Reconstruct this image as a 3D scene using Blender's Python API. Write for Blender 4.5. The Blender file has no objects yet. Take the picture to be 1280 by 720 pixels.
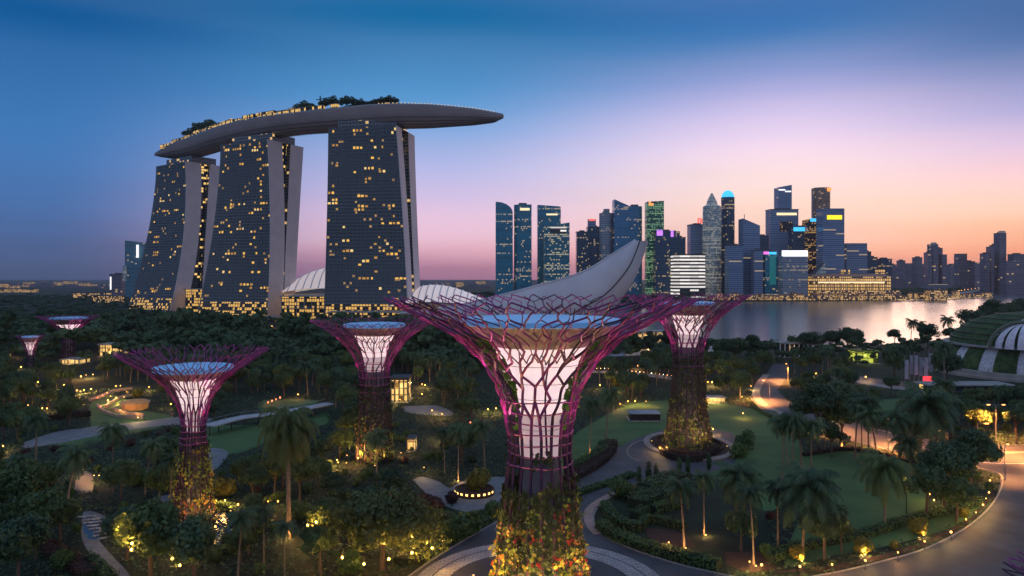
import bpy, math, random
import numpy as np
from mathutils import Vector, Matrix
R = math.radians
PI = math.pi
rnd = random.Random(7)
C = bpy.context.scene.collection
sc = bpy.context.scene

# ------------------------------------------------------------------ camera, sky, sun, exposure
F, HZ, CH = 914.0, 348.0, 50.0          # focal length in photo pixels, horizon row, eye height
cam = bpy.data.objects.new('camera', bpy.data.cameras.new('camera'))
C.objects.link(cam); sc.camera = cam
cam.location = (0, 0, CH); cam.rotation_euler = (R(90), 0, 0)
cam.data.sensor_width = 36; cam.data.lens = 36 * F / 1280
cam.data.shift_y = -(360 - HZ) / 1280
cam.data.clip_start = 0.5; cam.data.clip_end = 60000

def lin(r, g, b):
    f = lambda c: (c / 255 / 12.92) if c <= 10 else ((c / 255 + .055) / 1.055) ** 2.4
    return (f(r), f(g), f(b), 1)

HAZE = .000042
SUN_AZ, SUN_EL = 29.0, 1.5               # azimuth to the right of the view axis
w = bpy.data.worlds.new('World'); sc.world = w; w.use_nodes = True
nt = w.node_tree; nt.nodes.clear()
def N(nt, t, **k):
    n = nt.nodes.new(t)
    for a, v in k.items(): setattr(n, a, v)
    return n
def mth(nt, op, a, b=None, c=None, clamp=False):
    n = N(nt, 'ShaderNodeMath', operation=op); n.use_clamp = clamp
    for i, x in enumerate((a, b, c)):
        if x is None: continue
        if isinstance(x, (int, float)): n.inputs[i].default_value = x
        else: nt.links.new(x, n.inputs[i])
    return n.outputs[0]
def mixc(nt, f, a, b, bt='MIX'):
    n = N(nt, 'ShaderNodeMix', data_type='RGBA', blend_type=bt)
    for i, x in ((0, f), (6, a), (7, b)):
        if isinstance(x, (int, float)): n.inputs[i].default_value = x
        elif isinstance(x, (tuple, list)): n.inputs[i].default_value = tuple(x) if len(x) == 4 else (*x, 1)
        else: nt.links.new(x, n.inputs[i])
    return n.outputs[2]
tc = N(nt, 'ShaderNodeTexCoord'); sep = N(nt, 'ShaderNodeSeparateXYZ')
nt.links.new(tc.outputs['Generated'], sep.inputs[0])
el = mth(nt, 'MULTIPLY', mth(nt, 'ARCSINE', sep.outputs[2]), 180 / PI)
az = mth(nt, 'MULTIPLY', mth(nt, 'ARCTAN2', sep.outputs[0], sep.outputs[1]), 180 / PI)
# soft streaks of high cloud, thin and nearly level
mp = N(nt, 'ShaderNodeMapping'); mp.inputs['Scale'].default_value = (2.2, 2.2, 26)
mp.inputs['Rotation'].default_value = (R(1), R(-2), 0)
nt.links.new(tc.outputs['Generated'], mp.inputs[0])
nz = N(nt, 'ShaderNodeTexNoise'); nz.inputs['Scale'].default_value = 1.6; nz.inputs['Detail'].default_value = 5
nt.links.new(mp.outputs[0], nz.inputs[0])
cl = mth(nt, 'SUBTRACT', nz.outputs[0], .5)
elc = mth(nt, 'MULTIPLY_ADD', cl, 1.0, el)
fac_el = mth(nt, 'DIVIDE', elc, 60.0, clamp=True)
def ramp(stops):
    n = N(nt, 'ShaderNodeValToRGB'); e = n.color_ramp.elements
    n.color_ramp.interpolation = 'CARDINAL'
    for i, (p, c) in enumerate(stops):
        x = e[i] if i < 2 else e.new(p / 60)
        x.position = p / 60; x.color = lin(*c)
    nt.links.new(fac_el, n.inputs[0]); return n.outputs[0]
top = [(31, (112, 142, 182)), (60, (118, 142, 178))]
LFT = ramp([(0, (60, 78, 118)), (1, (66, 88, 132)), (4, (66, 102, 158)), (9, (58, 114, 176)), (15, (38, 98, 158)), (18, (30, 88, 146))] + top)
MID = ramp([(0, (173, 116, 145)), (1.1, (207, 143, 167)), (3, (234, 188, 208)), (6.1, (207, 188, 224)), (12, (114, 157, 210)), (18, (51, 116, 169)), (21, (36, 102, 156))] + top)
CTR = ramp([(0, (223, 136, 141)), (1.5, (244, 174, 153)), (2.8, (244, 196, 180)), (6.4, (244, 215, 208)), (9.9, (231, 208, 231)), (13.3, (173, 171, 217)), (16.6, (85, 126, 183)), (20, (54, 106, 167))] + top)
RGT = ramp([(0, (187, 120, 131)), (1, (240, 151, 129)), (2, (244, 163, 129)), (4.5, (244, 201, 180)), (7, (236, 198, 210)), (10, (181, 172, 215)), (14, (96, 123, 174)), (17.5, (58, 100, 155))] + top)
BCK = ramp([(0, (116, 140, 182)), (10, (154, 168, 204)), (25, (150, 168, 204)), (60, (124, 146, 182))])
def mr(x, a, b):
    n = N(nt, 'ShaderNodeMapRange', interpolation_type='SMOOTHSTEP')
    nt.links.new(x, n.inputs[0]); n.inputs[1].default_value = a; n.inputs[2].default_value = b
    return n.outputs[0]
c1 = mixc(nt, mr(az, -33, -6), LFT, MID)
c1 = mixc(nt, mr(az, -6, 20), c1, CTR)
c1 = mixc(nt, mr(az, 20, 38), c1, RGT)
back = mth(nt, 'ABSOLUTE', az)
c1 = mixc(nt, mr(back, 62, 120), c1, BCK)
clf = mth(nt, 'MULTIPLY_ADD', cl, .10, 1.0)
vm = N(nt, 'ShaderNodeVectorMath', operation='SCALE'); nt.links.new(c1, vm.inputs[0]); nt.links.new(clf, vm.inputs['Scale'])
sky = N(nt, 'ShaderNodeTexSky', sky_type='NISHITA'); sky.sun_disc = False
sky.sun_elevation = R(SUN_EL); sky.sun_rotation = R(SUN_AZ)
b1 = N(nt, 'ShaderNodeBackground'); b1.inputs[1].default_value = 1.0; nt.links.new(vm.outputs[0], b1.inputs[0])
b2 = N(nt, 'ShaderNodeBackground'); b2.inputs[1].default_value = .006; nt.links.new(sky.outputs[0], b2.inputs[0])
ad = N(nt, 'ShaderNodeAddShader'); wo = N(nt, 'ShaderNodeOutputWorld')
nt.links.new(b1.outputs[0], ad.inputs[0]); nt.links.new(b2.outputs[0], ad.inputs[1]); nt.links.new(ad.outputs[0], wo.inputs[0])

sl = bpy.data.lights.new('sun', 'SUN'); sl.energy = 0.12; sl.angle = R(12); sl.specular_factor = .05; sl.color = (1, .62, .42)
so = bpy.data.objects.new('sun', sl); C.objects.link(so)
sd = Vector((math.sin(R(SUN_AZ)) * math.cos(R(8)), math.cos(R(SUN_AZ)) * math.cos(R(8)), math.sin(R(8))))
so.rotation_euler = sd.to_track_quat('Z', 'Y').to_euler()
vs = sc.view_settings
vs.view_transform = 'Standard'; vs.look = 'None'; vs.exposure = .16; vs.gamma = 1; vs.use_curve_mapping = False
sc.cycles.max_bounces = 6; sc.cycles.diffuse_bounces = 2; sc.cycles.glossy_bounces = 3
sc.cycles.transparent_max_bounces = 4; sc.cycles.sample_clamp_indirect = 3
sc.cycles.caustics_reflective = False; sc.cycles.caustics_refractive = False

# ------------------------------------------------------------------ helpers
def gp(px, py, z=0.0):
    Y = F * (CH - z) / (py - HZ)
    return Vector(((px - 640) * Y / F, Y, z))
def at(px, py, Y):
    return Vector(((px - 640) * Y / F, Y, CH + (HZ - py) * Y / F))
def proj(p):
    return (640 + F * p[0] / p[1], HZ - F * (p[2] - CH) / p[1])
def inpoly(x, y, P):
    ins = False; j = len(P) - 1
    for i in range(len(P)):
        xi, yi = P[i]; xj, yj = P[j]
        if (yi > y) != (yj > y) and x < (xj - xi) * (y - yi) / (yj - yi) + xi: ins = not ins
        j = i
    return ins
def spline(pts, n=8):
    pts = [Vector(p) for p in pts]; out = []
    for i in range(len(pts) - 1):
        p0 = pts[max(i - 1, 0)]; p1 = pts[i]; p2 = pts[i + 1]; p3 = pts[min(i + 2, len(pts) - 1)]
        for k in range(n):
            t = k / n
            out.append(.5 * ((2 * p1) + (p2 - p0) * t + (2 * p0 - 5 * p1 + 4 * p2 - p3) * t * t + (3 * p1 - p0 - 3 * p2 + p3) * t ** 3))
    out.append(pts[-1]); return out
def lerp_tab(tab, x):
    if x <= tab[0][0]: return tab[0][1]
    for (a, va), (b, vb) in zip(tab, tab[1:]):
        if x <= b: return va + (vb - va) * (x - a) / (b - a)
    return tab[-1][1]

class MB:
    def __init__(s): s.V = []; s.Fc = []; s.M = []; s.U = []
    def face(s, pts, mat=0, uv=None):
        i = len(s.V); s.V += [tuple(p) for p in pts]; s.Fc.append(tuple(range(i, i + len(pts)))); s.M.append(mat)
        s.U += list(uv) if uv else [(p[0], p[2]) for p in pts]
    def box(s, c, d, rz=0, mat=0, taper=1.0):
        cx, cy, cz = c; hx, hy, hz = d[0] / 2, d[1] / 2, d[2] / 2
        ca, sa = math.cos(rz), math.sin(rz)
        P = lambda x, y, k: (cx + (x * ca - y * sa) * k, cy + (x * sa + y * ca) * k)
        poly = [P(-hx, -hy, 1), P(hx, -hy, 1), P(hx, hy, 1), P(-hx, hy, 1)]
        tp = [P(-hx, -hy, taper), P(hx, -hy, taper), P(hx, hy, taper), P(-hx, hy, taper)]
        s.loft([[(x, y, cz - hz) for x, y in poly], [(x, y, cz + hz) for x, y in tp]], mat, True)
    def loft(s, rings, mat=0, caps=True, closed=True, capmat=None):
        i0 = len(s.V); n = len(rings[0])
        for r in rings: s.V += [tuple(p) for p in r]
        per = [0]
        for k in range(n):
            a = rings[0][k]; b = rings[0][(k + 1) % n]
            per.append(per[-1] + math.dist(a, b))
        for r in range(len(rings) - 1):
            for k in range(n if closed else n - 1):
                k2 = (k + 1) % n
                s.Fc.append((i0 + r * n + k, i0 + r * n + k2, i0 + (r + 1) * n + k2, i0 + (r + 1) * n + k)); s.M.append(mat)
                za, zb = rings[r][k][2], rings[r][k2][2]; zc, zd = rings[r + 1][k2][2], rings[r + 1][k][2]
                s.U += [(per[k], za), (per[k + 1], zb), (per[k + 1], zc), (per[k], zd)]
        if caps and closed:
            cm = mat if capmat is None else capmat
            s.Fc.append(tuple(i0 + k for k in reversed(range(n)))); s.M.append(cm); s.U += [(0, 0)] * n
            L = i0 + (len(rings) - 1) * n
            s.Fc.append(tuple(L + k for k in range(n))); s.M.append(cm); s.U += [(0, 0)] * n
    def prism(s, poly, z0, z1, mat=0, capmat=None):
        z1f = z1 if callable(z1) else (lambda x, y: z1)
        s.loft([[(x, y, z0) for x, y in poly], [(x, y, z1f(x, y)) for x, y in poly]], mat, True, True, capmat)
    def lathe(s, prof, n=24, c=(0, 0), mat=0, a0=0, a1=2 * PI, caps=False):
        full = abs(a1 - a0 - 2 * PI) < 1e-6
        m = n if full else n + 1
        rings = [[(c[0] + r * math.cos(a0 + (a1 - a0) * k / n), c[1] + r * math.sin(a0 + (a1 - a0) * k / n), z) for k in range(m)] for r, z in prof]
        s.loft(rings, mat, caps and full, full)
    def tube(s, pts, rad, n=5, mat=0, cap=True):
        pts = [Vector(p) for p in pts]
        if isinstance(rad, (int, float)): rad = [rad] * len(pts)
        rings = []; up = Vector((0, 0, 1)); prev = None
        for i, p in enumerate(pts):
            t = (pts[min(i + 1, len(pts) - 1)] - pts[max(i - 1, 0)])
            if t.length < 1e-6: t = Vector((0, 0, 1))
            t.normalize()
            a = prev if prev is not None else (Vector((1, 0, 0)) if abs(t.z) > .9 else up)
            x = a - t * a.dot(t)
            if x.length < 1e-4: x = t.orthogonal()
            x.normalize(); prev = x; y = t.cross(x)
            rings.append([p + (x * math.cos(2 * PI * k / n) + y * math.sin(2 * PI * k / n)) * rad[i] for k in range(n)])
        s.loft(rings, mat, cap)
    def ball(s, c, r, n=10, m=6, mat=0, sz=1.0):
        s.lathe([(r * math.sin(PI * k / m) + 1e-4, c[2] - r * sz * math.cos(PI * k / m)) for k in range(m + 1)], n, (c[0], c[1]), mat)
    def build(s, name, mats, parent=None, smooth=False, loc=None):
        me = bpy.data.meshes.new(name); me.from_pydata(s.V, [], s.Fc)
        mats = mats if isinstance(mats, (list, tuple)) else [mats]
        for m in mats: me.materials.append(m)
        if len(mats) > 1: me.polygons.foreach_set('material_index', s.M)
        if smooth: me.polygons.foreach_set('use_smooth', [True] * len(s.Fc))
        uv = me.uv_layers.new(name='UVMap')
        if len(s.U) == len(me.loops): uv.data.foreach_set('uv', [c for u in s.U for c in u])
        me.update(); return link(name, me, parent, loc)
    def buildw(s, name, mats, parent, smooth=False):
        """geometry given in world coordinates, stored relative to the (unrotated) thing it belongs to"""
        o = Vector((0, 0, 0)); p = parent
        while p: o = o + p.location; p = p.parent
        s.V = [(x - o.x, y - o.y, z - o.z) for x, y, z in s.V]
        return s.build(name, mats, parent, smooth)
def link(name, me, parent=None, loc=None):
    o = bpy.data.objects.new(name, me); C.objects.link(o)
    if parent: o.parent = parent
    if loc is not None: o.location = loc
    return o
def thing(name, label, cat, loc=(0, 0, 0), rz=0, group=None):
    o = bpy.data.objects.new(name, None); C.objects.link(o); o.location = loc; o.rotation_euler = (0, 0, rz)
    return tag(o, label, cat, group)
def tag(o, label, cat, group=None, kind=None):
    if label: o['label'] = label
    if cat: o['category'] = cat
    if group: o['group'] = group
    if kind: o['kind'] = kind
    return o
def struct(o, label=None, kind='structure'):
    o['kind'] = kind
    if label: o['label'] = label
    return o
def spot(loc, aim, power, col, size=100, rad=.25, parent=None, name='lamp_light'):
    l = bpy.data.lights.new(name, 'SPOT'); l.energy = power; l.color = col; l.shadow_soft_size = rad; l.spot_size = R(size); l.spot_blend = .7
    o = bpy.data.objects.new(name, l); C.objects.link(o); o.location = loc; o.rotation_euler = Vector(aim).to_track_quat('-Z', 'Y').to_euler()
    if parent: o.parent = parent
    return o
def lamp(loc, power, col=(1, .62, .22), rad=.25, parent=None, name='lamp_light'):
    l = bpy.data.lights.new(name, 'POINT'); l.energy = power; l.color = col; l.shadow_soft_size = rad
    o = bpy.data.objects.new(name, l); C.objects.link(o); o.location = loc
    if parent: o.parent = parent
    return o

# ------------------------------------------------------------------ materials
def newmat(name):
    m = bpy.data.materials.new(name); m.use_nodes = True; t = m.node_tree
    return m, t, t.nodes['Principled BSDF']
def setin(t, p, k, v):
    if isinstance(v, (int, float)): p.inputs[k].default_value = v
    elif isinstance(v, (tuple, list)): p.inputs[k].default_value = tuple(v) if len(v) == 4 else (*v, 1)
    else: t.links.new(v, p.inputs[k])
def pmat(name, col, rough=.7, metal=0, var=.25, scale=.6, spec=.3, bump=0, col2=None, emit=None, estr=0, detail=4):
    m, t, p = newmat(name)
    g = N(t, 'ShaderNodeNewGeometry'); n = N(t, 'ShaderNodeTexNoise'); n.inputs['Scale'].default_value = scale; n.inputs['Detail'].default_value = detail
    t.links.new(g.outputs['Position'], n.inputs[0])
    c2 = col2 or tuple(c * (1 - var) for c in col)
    r = N(t, 'ShaderNodeMapRange'); t.links.new(n.outputs[0], r.inputs[0]); r.inputs[1].default_value = .35; r.inputs[2].default_value = .65
    setin(t, p, 'Base Color', mixc(t, r.outputs[0], c2, col))
    p.inputs['Roughness'].default_value = rough; p.inputs['Metallic'].default_value = metal; p.inputs['Specular IOR Level'].default_value = spec
    if bump:
        b = N(t, 'ShaderNodeBump'); b.inputs['Strength'].default_value = bump; b.inputs['Distance'].default_value = .1
        t.links.new(n.outputs[0], b.inputs['Height']); t.links.new(b.outputs[0], p.inputs['Normal'])
    if emit: setin(t, p, 'Emission Color', emit); p.inputs['Emission Strength'].default_value = estr
    return m
def emat(name, col, s):
    return pmat(name, tuple(c * .5 for c in col[:3]), .6, emit=col, estr=s, var=.05)
def leafmat(name, a, b, trans=.25):
    m, t, p = newmat(name)
    oi = N(t, 'ShaderNodeObjectInfo'); g = N(t, 'ShaderNodeNewGeometry'); n = N(t, 'ShaderNodeTexNoise'); n.inputs['Scale'].default_value = .45
    t.links.new(g.outputs['Position'], n.inputs[0])
    f = mth(t, 'ADD', mth(t, 'MULTIPLY', oi.outputs['Random'], .5), mth(t, 'MULTIPLY', g.outputs['Random Per Island'], .55))
    n2 = N(t, 'ShaderNodeTexNoise'); n2.inputs['Scale'].default_value = .11; n2.inputs['Detail'].default_value = 1; t.links.new(g.outputs['Position'], n2.inputs[0])
    f = mth(t, 'ADD', f, mth(t, 'MULTIPLY_ADD', n2.outputs[0], 1.6, -.85)); f = mth(t, 'ADD', f, mth(t, 'MULTIPLY_ADD', n.outputs[0], .8, -.40), clamp=True)
    col = mixc(t, f, a, b)
    setin(t, p, 'Base Color', col); p.inputs['Roughness'].default_value = .55; p.inputs['Specular IOR Level'].default_value = .3
    tr = N(t, 'ShaderNodeBsdfTranslucent'); t.links.new(col, tr.inputs[0])
    mx = N(t, 'ShaderNodeMixShader'); mx.inputs[0].default_value = trans
    t.links.new(p.outputs[0], mx.inputs[1]); t.links.new(tr.outputs[0], mx.inputs[2])
    t.links.new(mx.outputs[0], t.nodes['Material Output'].inputs[0])
    return m
_seed = [0]
def facade(name, glass, frame, lit, p, floor=4.0, bay=4.0, est=1.0, fw=.12, fh=.25, rough=.15, spec=.45, rows=.0, cluster=.5, metal=0.0):
    """a curtain wall in metres of UV: mullions, floor bands and single rooms with the light on"""
    m, t, pb = newmat(name); _seed[0] += 1
    uv = N(t, 'ShaderNodeUVMap'); s = N(t, 'ShaderNodeSeparateXYZ'); t.links.new(uv.outputs[0], s.inputs[0])
    u = mth(t, 'DIVIDE', s.outputs[0], bay); v = mth(t, 'DIVIDE', s.outputs[1], floor)
    iu = mth(t, 'FLOOR', u); iv = mth(t, 'FLOOR', v); fu = mth(t, 'FRACT', u); fv = mth(t, 'FRACT', v)
    oi = N(t, 'ShaderNodeObjectInfo')
    cb = N(t, 'ShaderNodeCombineXYZ'); t.links.new(iu, cb.inputs[0]); t.links.new(iv, cb.inputs[1])
    t.links.new(mth(t, 'MULTIPLY_ADD', oi.outputs['Random'], 91, _seed[0] * 3.7), cb.inputs[2])
    wn = N(t, 'ShaderNodeTexWhiteNoise', noise_dimensions='3D'); t.links.new(cb.outputs[0], wn.inputs[0])
    cb2 = N(t, 'ShaderNodeCombineXYZ'); t.links.new(iv, cb2.inputs[0]); t.links.new(cb.inputs[2].links[0].from_socket, cb2.inputs[1])
    wr = N(t, 'ShaderNodeTexWhiteNoise', noise_dimensions='3D'); t.links.new(cb2.outputs[0], wr.inputs[0])
    ns = N(t, 'ShaderNodeTexNoise'); ns.inputs['Scale'].default_value = .16; t.links.new(cb.outputs[0], ns.inputs[0])
    # chance of a lit room: plain chance, patches, whole floors
    th = mth(t, 'MULTIPLY_ADD', mth(t, 'SUBTRACT', ns.outputs[0], .5), cluster * 2, p)
    th = mth(t, 'ADD', th, mth(t, 'MULTIPLY', mth(t, 'GREATER_THAN', wr.outputs[0], 1 - rows), .6))
    on = mth(t, 'LESS_THAN', wn.outputs[0], th)
    win = mth(t, 'MULTIPLY', mth(t, 'GREATER_THAN', fu, fw), mth(t, 'GREATER_THAN', fv, fh))
    hue = mixc(t, wn.outputs[0], lit, tuple(c * .55 for c in lit[:3]))
    tint = mth(t, 'MULTIPLY_ADD', wn.outputs[1] if False else wr.outputs[0], .5, .75)
    gl = N(t, 'ShaderNodeVectorMath', operation='SCALE'); gl.inputs[0].default_value = glass[:3]; t.links.new(tint, gl.inputs['Scale'])
    setin(t, pb, 'Base Color', mixc(t, win, frame, gl.outputs[0]))
    setin(t, pb, 'Roughness', mth(t, 'MULTIPLY_ADD', win, rough - .6, .6)); pb.inputs['Specular IOR Level'].default_value = spec
    pb.inputs['Metallic'].default_value = metal
    setin(t, pb, 'Emission Color', hue)
    setin(t, pb, 'Emission Strength', mth(t, 'MULTIPLY', mth(t, 'MULTIPLY', on, win), est))
    return m
M = {}
M['bark'] = pmat('bark', (.11, .08, .06), .9, scale=3, bump=.3)
M['palm_bark'] = pmat('palm_bark', (.22, .17, .12), .85, scale=2.5, bump=.3)
M['leaf_a'] = leafmat('leaf_broad', (0.048, 0.084, 0.033), (0.120, 0.176, 0.054))
M['leaf_b'] = leafmat('leaf_dark', (0.030, 0.065, 0.033), (0.081, 0.137, 0.057))
M['leaf_c'] = leafmat('leaf_olive', (0.068, 0.094, 0.028), (0.155, 0.185, 0.049))
M['leaf_p'] = leafmat('leaf_palm', (0.040, 0.084, 0.044), (0.109, 0.172, 0.070))
M['leaf_h'] = leafmat('leaf_hedge', (.046, .095, .028), (.105, .175, .05))
M['leaf_r'] = leafmat('leaf_maroon', (.055, .022, .026), (.085, .04, .035))
M['leaf_y'] = leafmat('leaf_yellow', (.13, .13, .025), (.24, .20, .03))
M['ground'] = pmat('ground_cover', (.022, .036, .017), .95, scale=.12, col2=(.012, .018, .010), bump=.3, detail=8)
M['lawn'] = pmat('lawn_grass', (.080, .150, .048), .9, scale=.09, col2=(.052, .112, .036), bump=.2, detail=9)
M['asphalt'] = pmat('asphalt', (.085, .085, .098), .7, scale=.14, col2=(.050, .050, .058), bump=.05, detail=9)
M['pave'] = None
M['kerb'] = pmat('kerb_stone', (.32, .29, .27), .8)
M['kerb_pink'] = pmat('kerb_pink_stone', (.42, .27, .22), .8)
M['soil'] = pmat('soil', (.07, .038, .028), .95, scale=1.2, bump=.3)
M['steel'] = pmat('steel', (.30, .31, .33), .4, .6)
M['white'] = pmat('white_paint', (.72, .71, .72), .5, var=.1)
M['dark'] = pmat('dark_metal', (.03, .03, .035), .5)
M['conc'] = pmat('concrete', (.33, .32, .31), .8, scale=.3)
M['bulb'] = emat('lamp_glow', (1, .58, .17, 1), 2.6)
M['bulbw'] = emat('lamp_glow_white', (1, .86, .66, 1), 6)
M['bulbo'] = emat('lamp_glow_orange', (1, .42, .12, 1), 5)
M['bulbr'] = emat('lamp_glow_red', (1, .22, .10, 1), 3)
def pavemat(name, a, b, size, mortar=(.17, .165, .165)):
    m, t, p = newmat(name)
    g = N(t, 'ShaderNodeNewGeometry'); br = N(t, 'ShaderNodeTexBrick'); t.links.new(g.outputs['Position'], br.inputs[0])
    br.inputs['Color1'].default_value = (*a, 1); br.inputs['Color2'].default_value = (*b, 1); br.inputs['Mortar'].default_value = (*mortar, 1)
    br.inputs['Scale'].default_value = 1 / size; br.inputs['Mortar Size'].default_value = .025; br.inputs['Bias'].default_value = 0
    n = N(t, 'ShaderNodeTexNoise'); n.inputs['Scale'].default_value = .4; n.inputs['Detail'].default_value = 7; t.links.new(g.outputs['Position'], n.inputs[0])
    setin(t, p, 'Base Color', mixc(t, .5, br.outputs[0], n.outputs[0], 'OVERLAY')); p.inputs['Roughness'].default_value = .7
    return m
M['pave'] = pavemat('paving_stone', (.42, .39, .39), (.31, .30, .31), 2.8)
M['path'] = pavemat('path_stone', (.17, .18, .20), (.12, .13, .145), 2.2)
M['clay'] = pavemat('clay_paving', (.20, .125, .10), (.16, .10, .085), 1.4)
M['pave_warm'] = pavemat('paving_warm', (.34, .26, .21), (.27, .21, .18), 1.2)

def water_mat(name, col, rough, sc1, st):
    m, t, p = newmat(name)
    g = N(t, 'ShaderNodeNewGeometry'); mp = N(t, 'ShaderNodeMapping'); mp.inputs['Scale'].default_value = (1, .35, 1)
    t.links.new(g.outputs['Position'], mp.inputs[0])
    n = N(t, 'ShaderNodeTexNoise'); n.inputs['Scale'].default_value = sc1; n.inputs['Detail'].default_value = 3; t.links.new(mp.outputs[0], n.inputs[0])
    b = N(t, 'ShaderNodeBump'); b.inputs['Strength'].default_value = st; b.inputs['Distance'].default_value = .3
    t.links.new(n.outputs[0], b.inputs['Height']); t.links.new(b.outputs[0], p.inputs['Normal'])
    n2 = N(t, 'ShaderNodeTexNoise'); n2.inputs['Scale'].default_value = .006; t.links.new(mp.outputs[0], n2.inputs[0])
    setin(t, p, 'Roughness', mth(t, 'MULTIPLY_ADD', n2.outputs[0], .12, rough - .05)); setin(t, p, 'Base Color', col)
    p.inputs['Specular IOR Level'].default_value = .6
    return m
M['water'] = water_mat('bay_water', (.04, .06, .07), .2, .05, .012)
M['pool'] = water_mat('pool_water', (.01, .015, .02), .22, 1.2, .25)

# ------------------------------------------------------------------ ground, water, lawns, roads
def sheet(name, polys_px, mat, z, smooth_n=0, world=False):
    mb = MB()
    for P in polys_px:
        pts = [Vector((x, y, z)) for x, y in P] if world else [Vector((*gp(x, y, 0).xy, z)) for x, y in P]
        if smooth_n: pts = spline(pts + [pts[0]], smooth_n)[:-1]
        mb.face(pts)
    return struct(mb.build(name, mat))
mb = MB(); S = 26000
mb.face([(-S, -S, 0), (S, -S, 0), (S, S, 0), (-S, S, 0)])
struct(mb.build('ground', M['ground']))
BAY = [(700, 452), (760, 446), (880, 440), (960, 436), (1060, 433), (1150, 428), (1230, 416), (1330, 402), (1560, 392), (1560, 356), (1330, 359.5), (1262, 364), (1240, 368.5), (1200, 372.5), (1130, 375), (1060, 376.5), (940, 377.5), (800, 378), (700, 378)]
sheet('bay_water', [BAY], M['water'], .06)
LAWNS = [
    [(45, 556), (110, 540), (112, 506), (135, 492), (160, 500), (175, 512), (215, 520), (215, 530), (150, 545), (100, 556)],
    [(255, 532), (330, 530), (380, 524), (408, 514), (408, 530), (350, 545), (300, 566), (256, 566)],
    [(690, 600), (700, 560), (735, 532), (790, 505), (870, 500), (945, 512), (985, 535), (1005, 565), (1000, 600), (960, 640), (900, 600), (830, 560), (760, 580)],
    [(985, 600), (1000, 568), (1060, 562), (1130, 580), (1165, 592), (1160, 640), (1235, 628), (1200, 655), (1120, 680), (1040, 695), (980, 705), (1000, 640)],
    [(1095, 500), (1140, 498), (1150, 510), (1100, 514)],
    [(395, 500), (330, 500), (330, 514), (395, 506)],
]
for k_, P_ in enumerate(LAWNS): sheet('lawn', [P_], M['lawn'], .008 + .004 * k_, 4)
ROAD1 = [(470, 780), (510, 722), (545, 697), (585, 673), (622, 652), (640, 640), (680, 620), (715, 600), (752, 581), (768, 562), (798, 547), (830, 537), (870, 532), (915, 541), (926, 560), (918, 580), (880, 594), (840, 594), (800, 602), (768, 616), (750, 630), (741, 645), (745, 660), (765, 676), (800, 691), (860, 709), (930, 724), (1000, 722)]
ROAD2 = [(1040, 717), (1100, 703), (1160, 685), (1215, 655), (1246, 622), (1251, 594), (1215, 584), (1165, 574), (1110, 563), (1050, 548), (1000, 535), (950, 512), (938, 496), (945, 480), (958, 468), (966, 455), (982, 455), (984, 470), (972, 488), (985, 502), (1030, 518), (1100, 538), (1170, 552), (1230, 557), (1330, 555), (1500, 560), (1500, 820), (470, 820)]
sheet('road', [ROAD1 + ROAD2], M['asphalt'], .034)
def ann(name, cx, cy, r0, r1, mat, z0, z1, sy=1.0, n=72):
    mb = MB(); rings = []
    for r, z in ((r1, z0), (r1, z1), (r0, z1), (r0, z0)):
        rings.append([(cx + r * math.cos(2 * PI * k / n), cy + r * sy * math.sin(2 * PI * k / n), z) for k in range(n)])
    mb.loft(rings, 0, False); return mb.build(name, mat)
def disc(name, cx, cy, r, mat, z, sy=1.0, n=64):
    mb = MB(); mb.face([(cx + r * math.cos(2 * PI * k / n), cy + r * sy * math.sin(2 * PI * k / n), z) for k in range(n)])
    return mb.build(name, mat)
T0 = Vector((4.5, 118, 0))
struct(ann('paved_ring', T0.x, T0.y, 15.6, 20.8, M['pave'], .02, .12))
struct(ann('ring_joint', T0.x, T0.y, 18.3, 18.55, M['dark'], .10, .127))
TR = gp(861, 557)
def strip(name, pts_px, width, h, mat, z0=.0, n=6, closed=False):
    """a swept box along a ground line; returns the object"""
    pts = [gp(*p) for p in pts_px]; pts = spline(pts, n)
    mb = MB(); rings = []
    for i, p in enumerate(pts):
        t = (pts[min(i + 1, len(pts) - 1)] - pts[max(i - 1, 0)]).normalized(); nn = Vector((-t.y, t.x, 0)) * width / 2
        rings.append([(*(p + nn).xy, z0), (*(p - nn).xy, z0), (*(p - nn).xy, z0 + h), (*(p + nn).xy, z0 + h)])
    mb.loft(rings); return mb.build(name, mat)
struct(strip('kerb', [(800, 603), (768, 617), (751, 631), (742, 645), (746, 660), (766, 676), (801, 691), (860, 709), (930, 724)], .35, .18, M['kerb']))
struct(strip('kerb', [(1000, 724), (1040, 717), (1100, 703), (1160, 685), (1215, 655), (1246, 622), (1251, 594), (1215, 584), (1165, 574), (1110, 563), (1050, 548), (1000, 535), (950, 512), (938, 496)], .35, .18, M['kerb']))
struct(strip('kerb', [(510, 722), (545, 697), (585, 673), (622, 652)], .35, .18, M['kerb']))
struct(strip('kerb', [(985, 502), (1030, 518), (1100, 538), (1170, 552), (1230, 557), (1330, 555)], .35, .18, M['kerb']))
struct(strip('kerb', [(800, 577), (788, 572), (784, 563), (792, 555), (808, 549), (826, 546)], .3, .15, M['kerb']))
struct(strip('pavement', [(748, 668), (737, 655), (736, 640), (748, 628), (770, 616)], 1.9, .16, M['kerb_pink'], .01))
struct(strip('pavement', [(1110, 549), (1170, 562), (1230, 566), (1330, 564)], 2.6, .05, M['pave_warm'], .0))
struct(strip('pavement', [(1150, 560), (1190, 574), (1240, 579), (1330, 580)], .35, .05, M['white'], .0))
struct(strip('pavement', [(958, 468), (948, 482), (946, 496), (962, 510), (1010, 531)], 3.2, .06, M['pave_warm'], .0))
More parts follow.
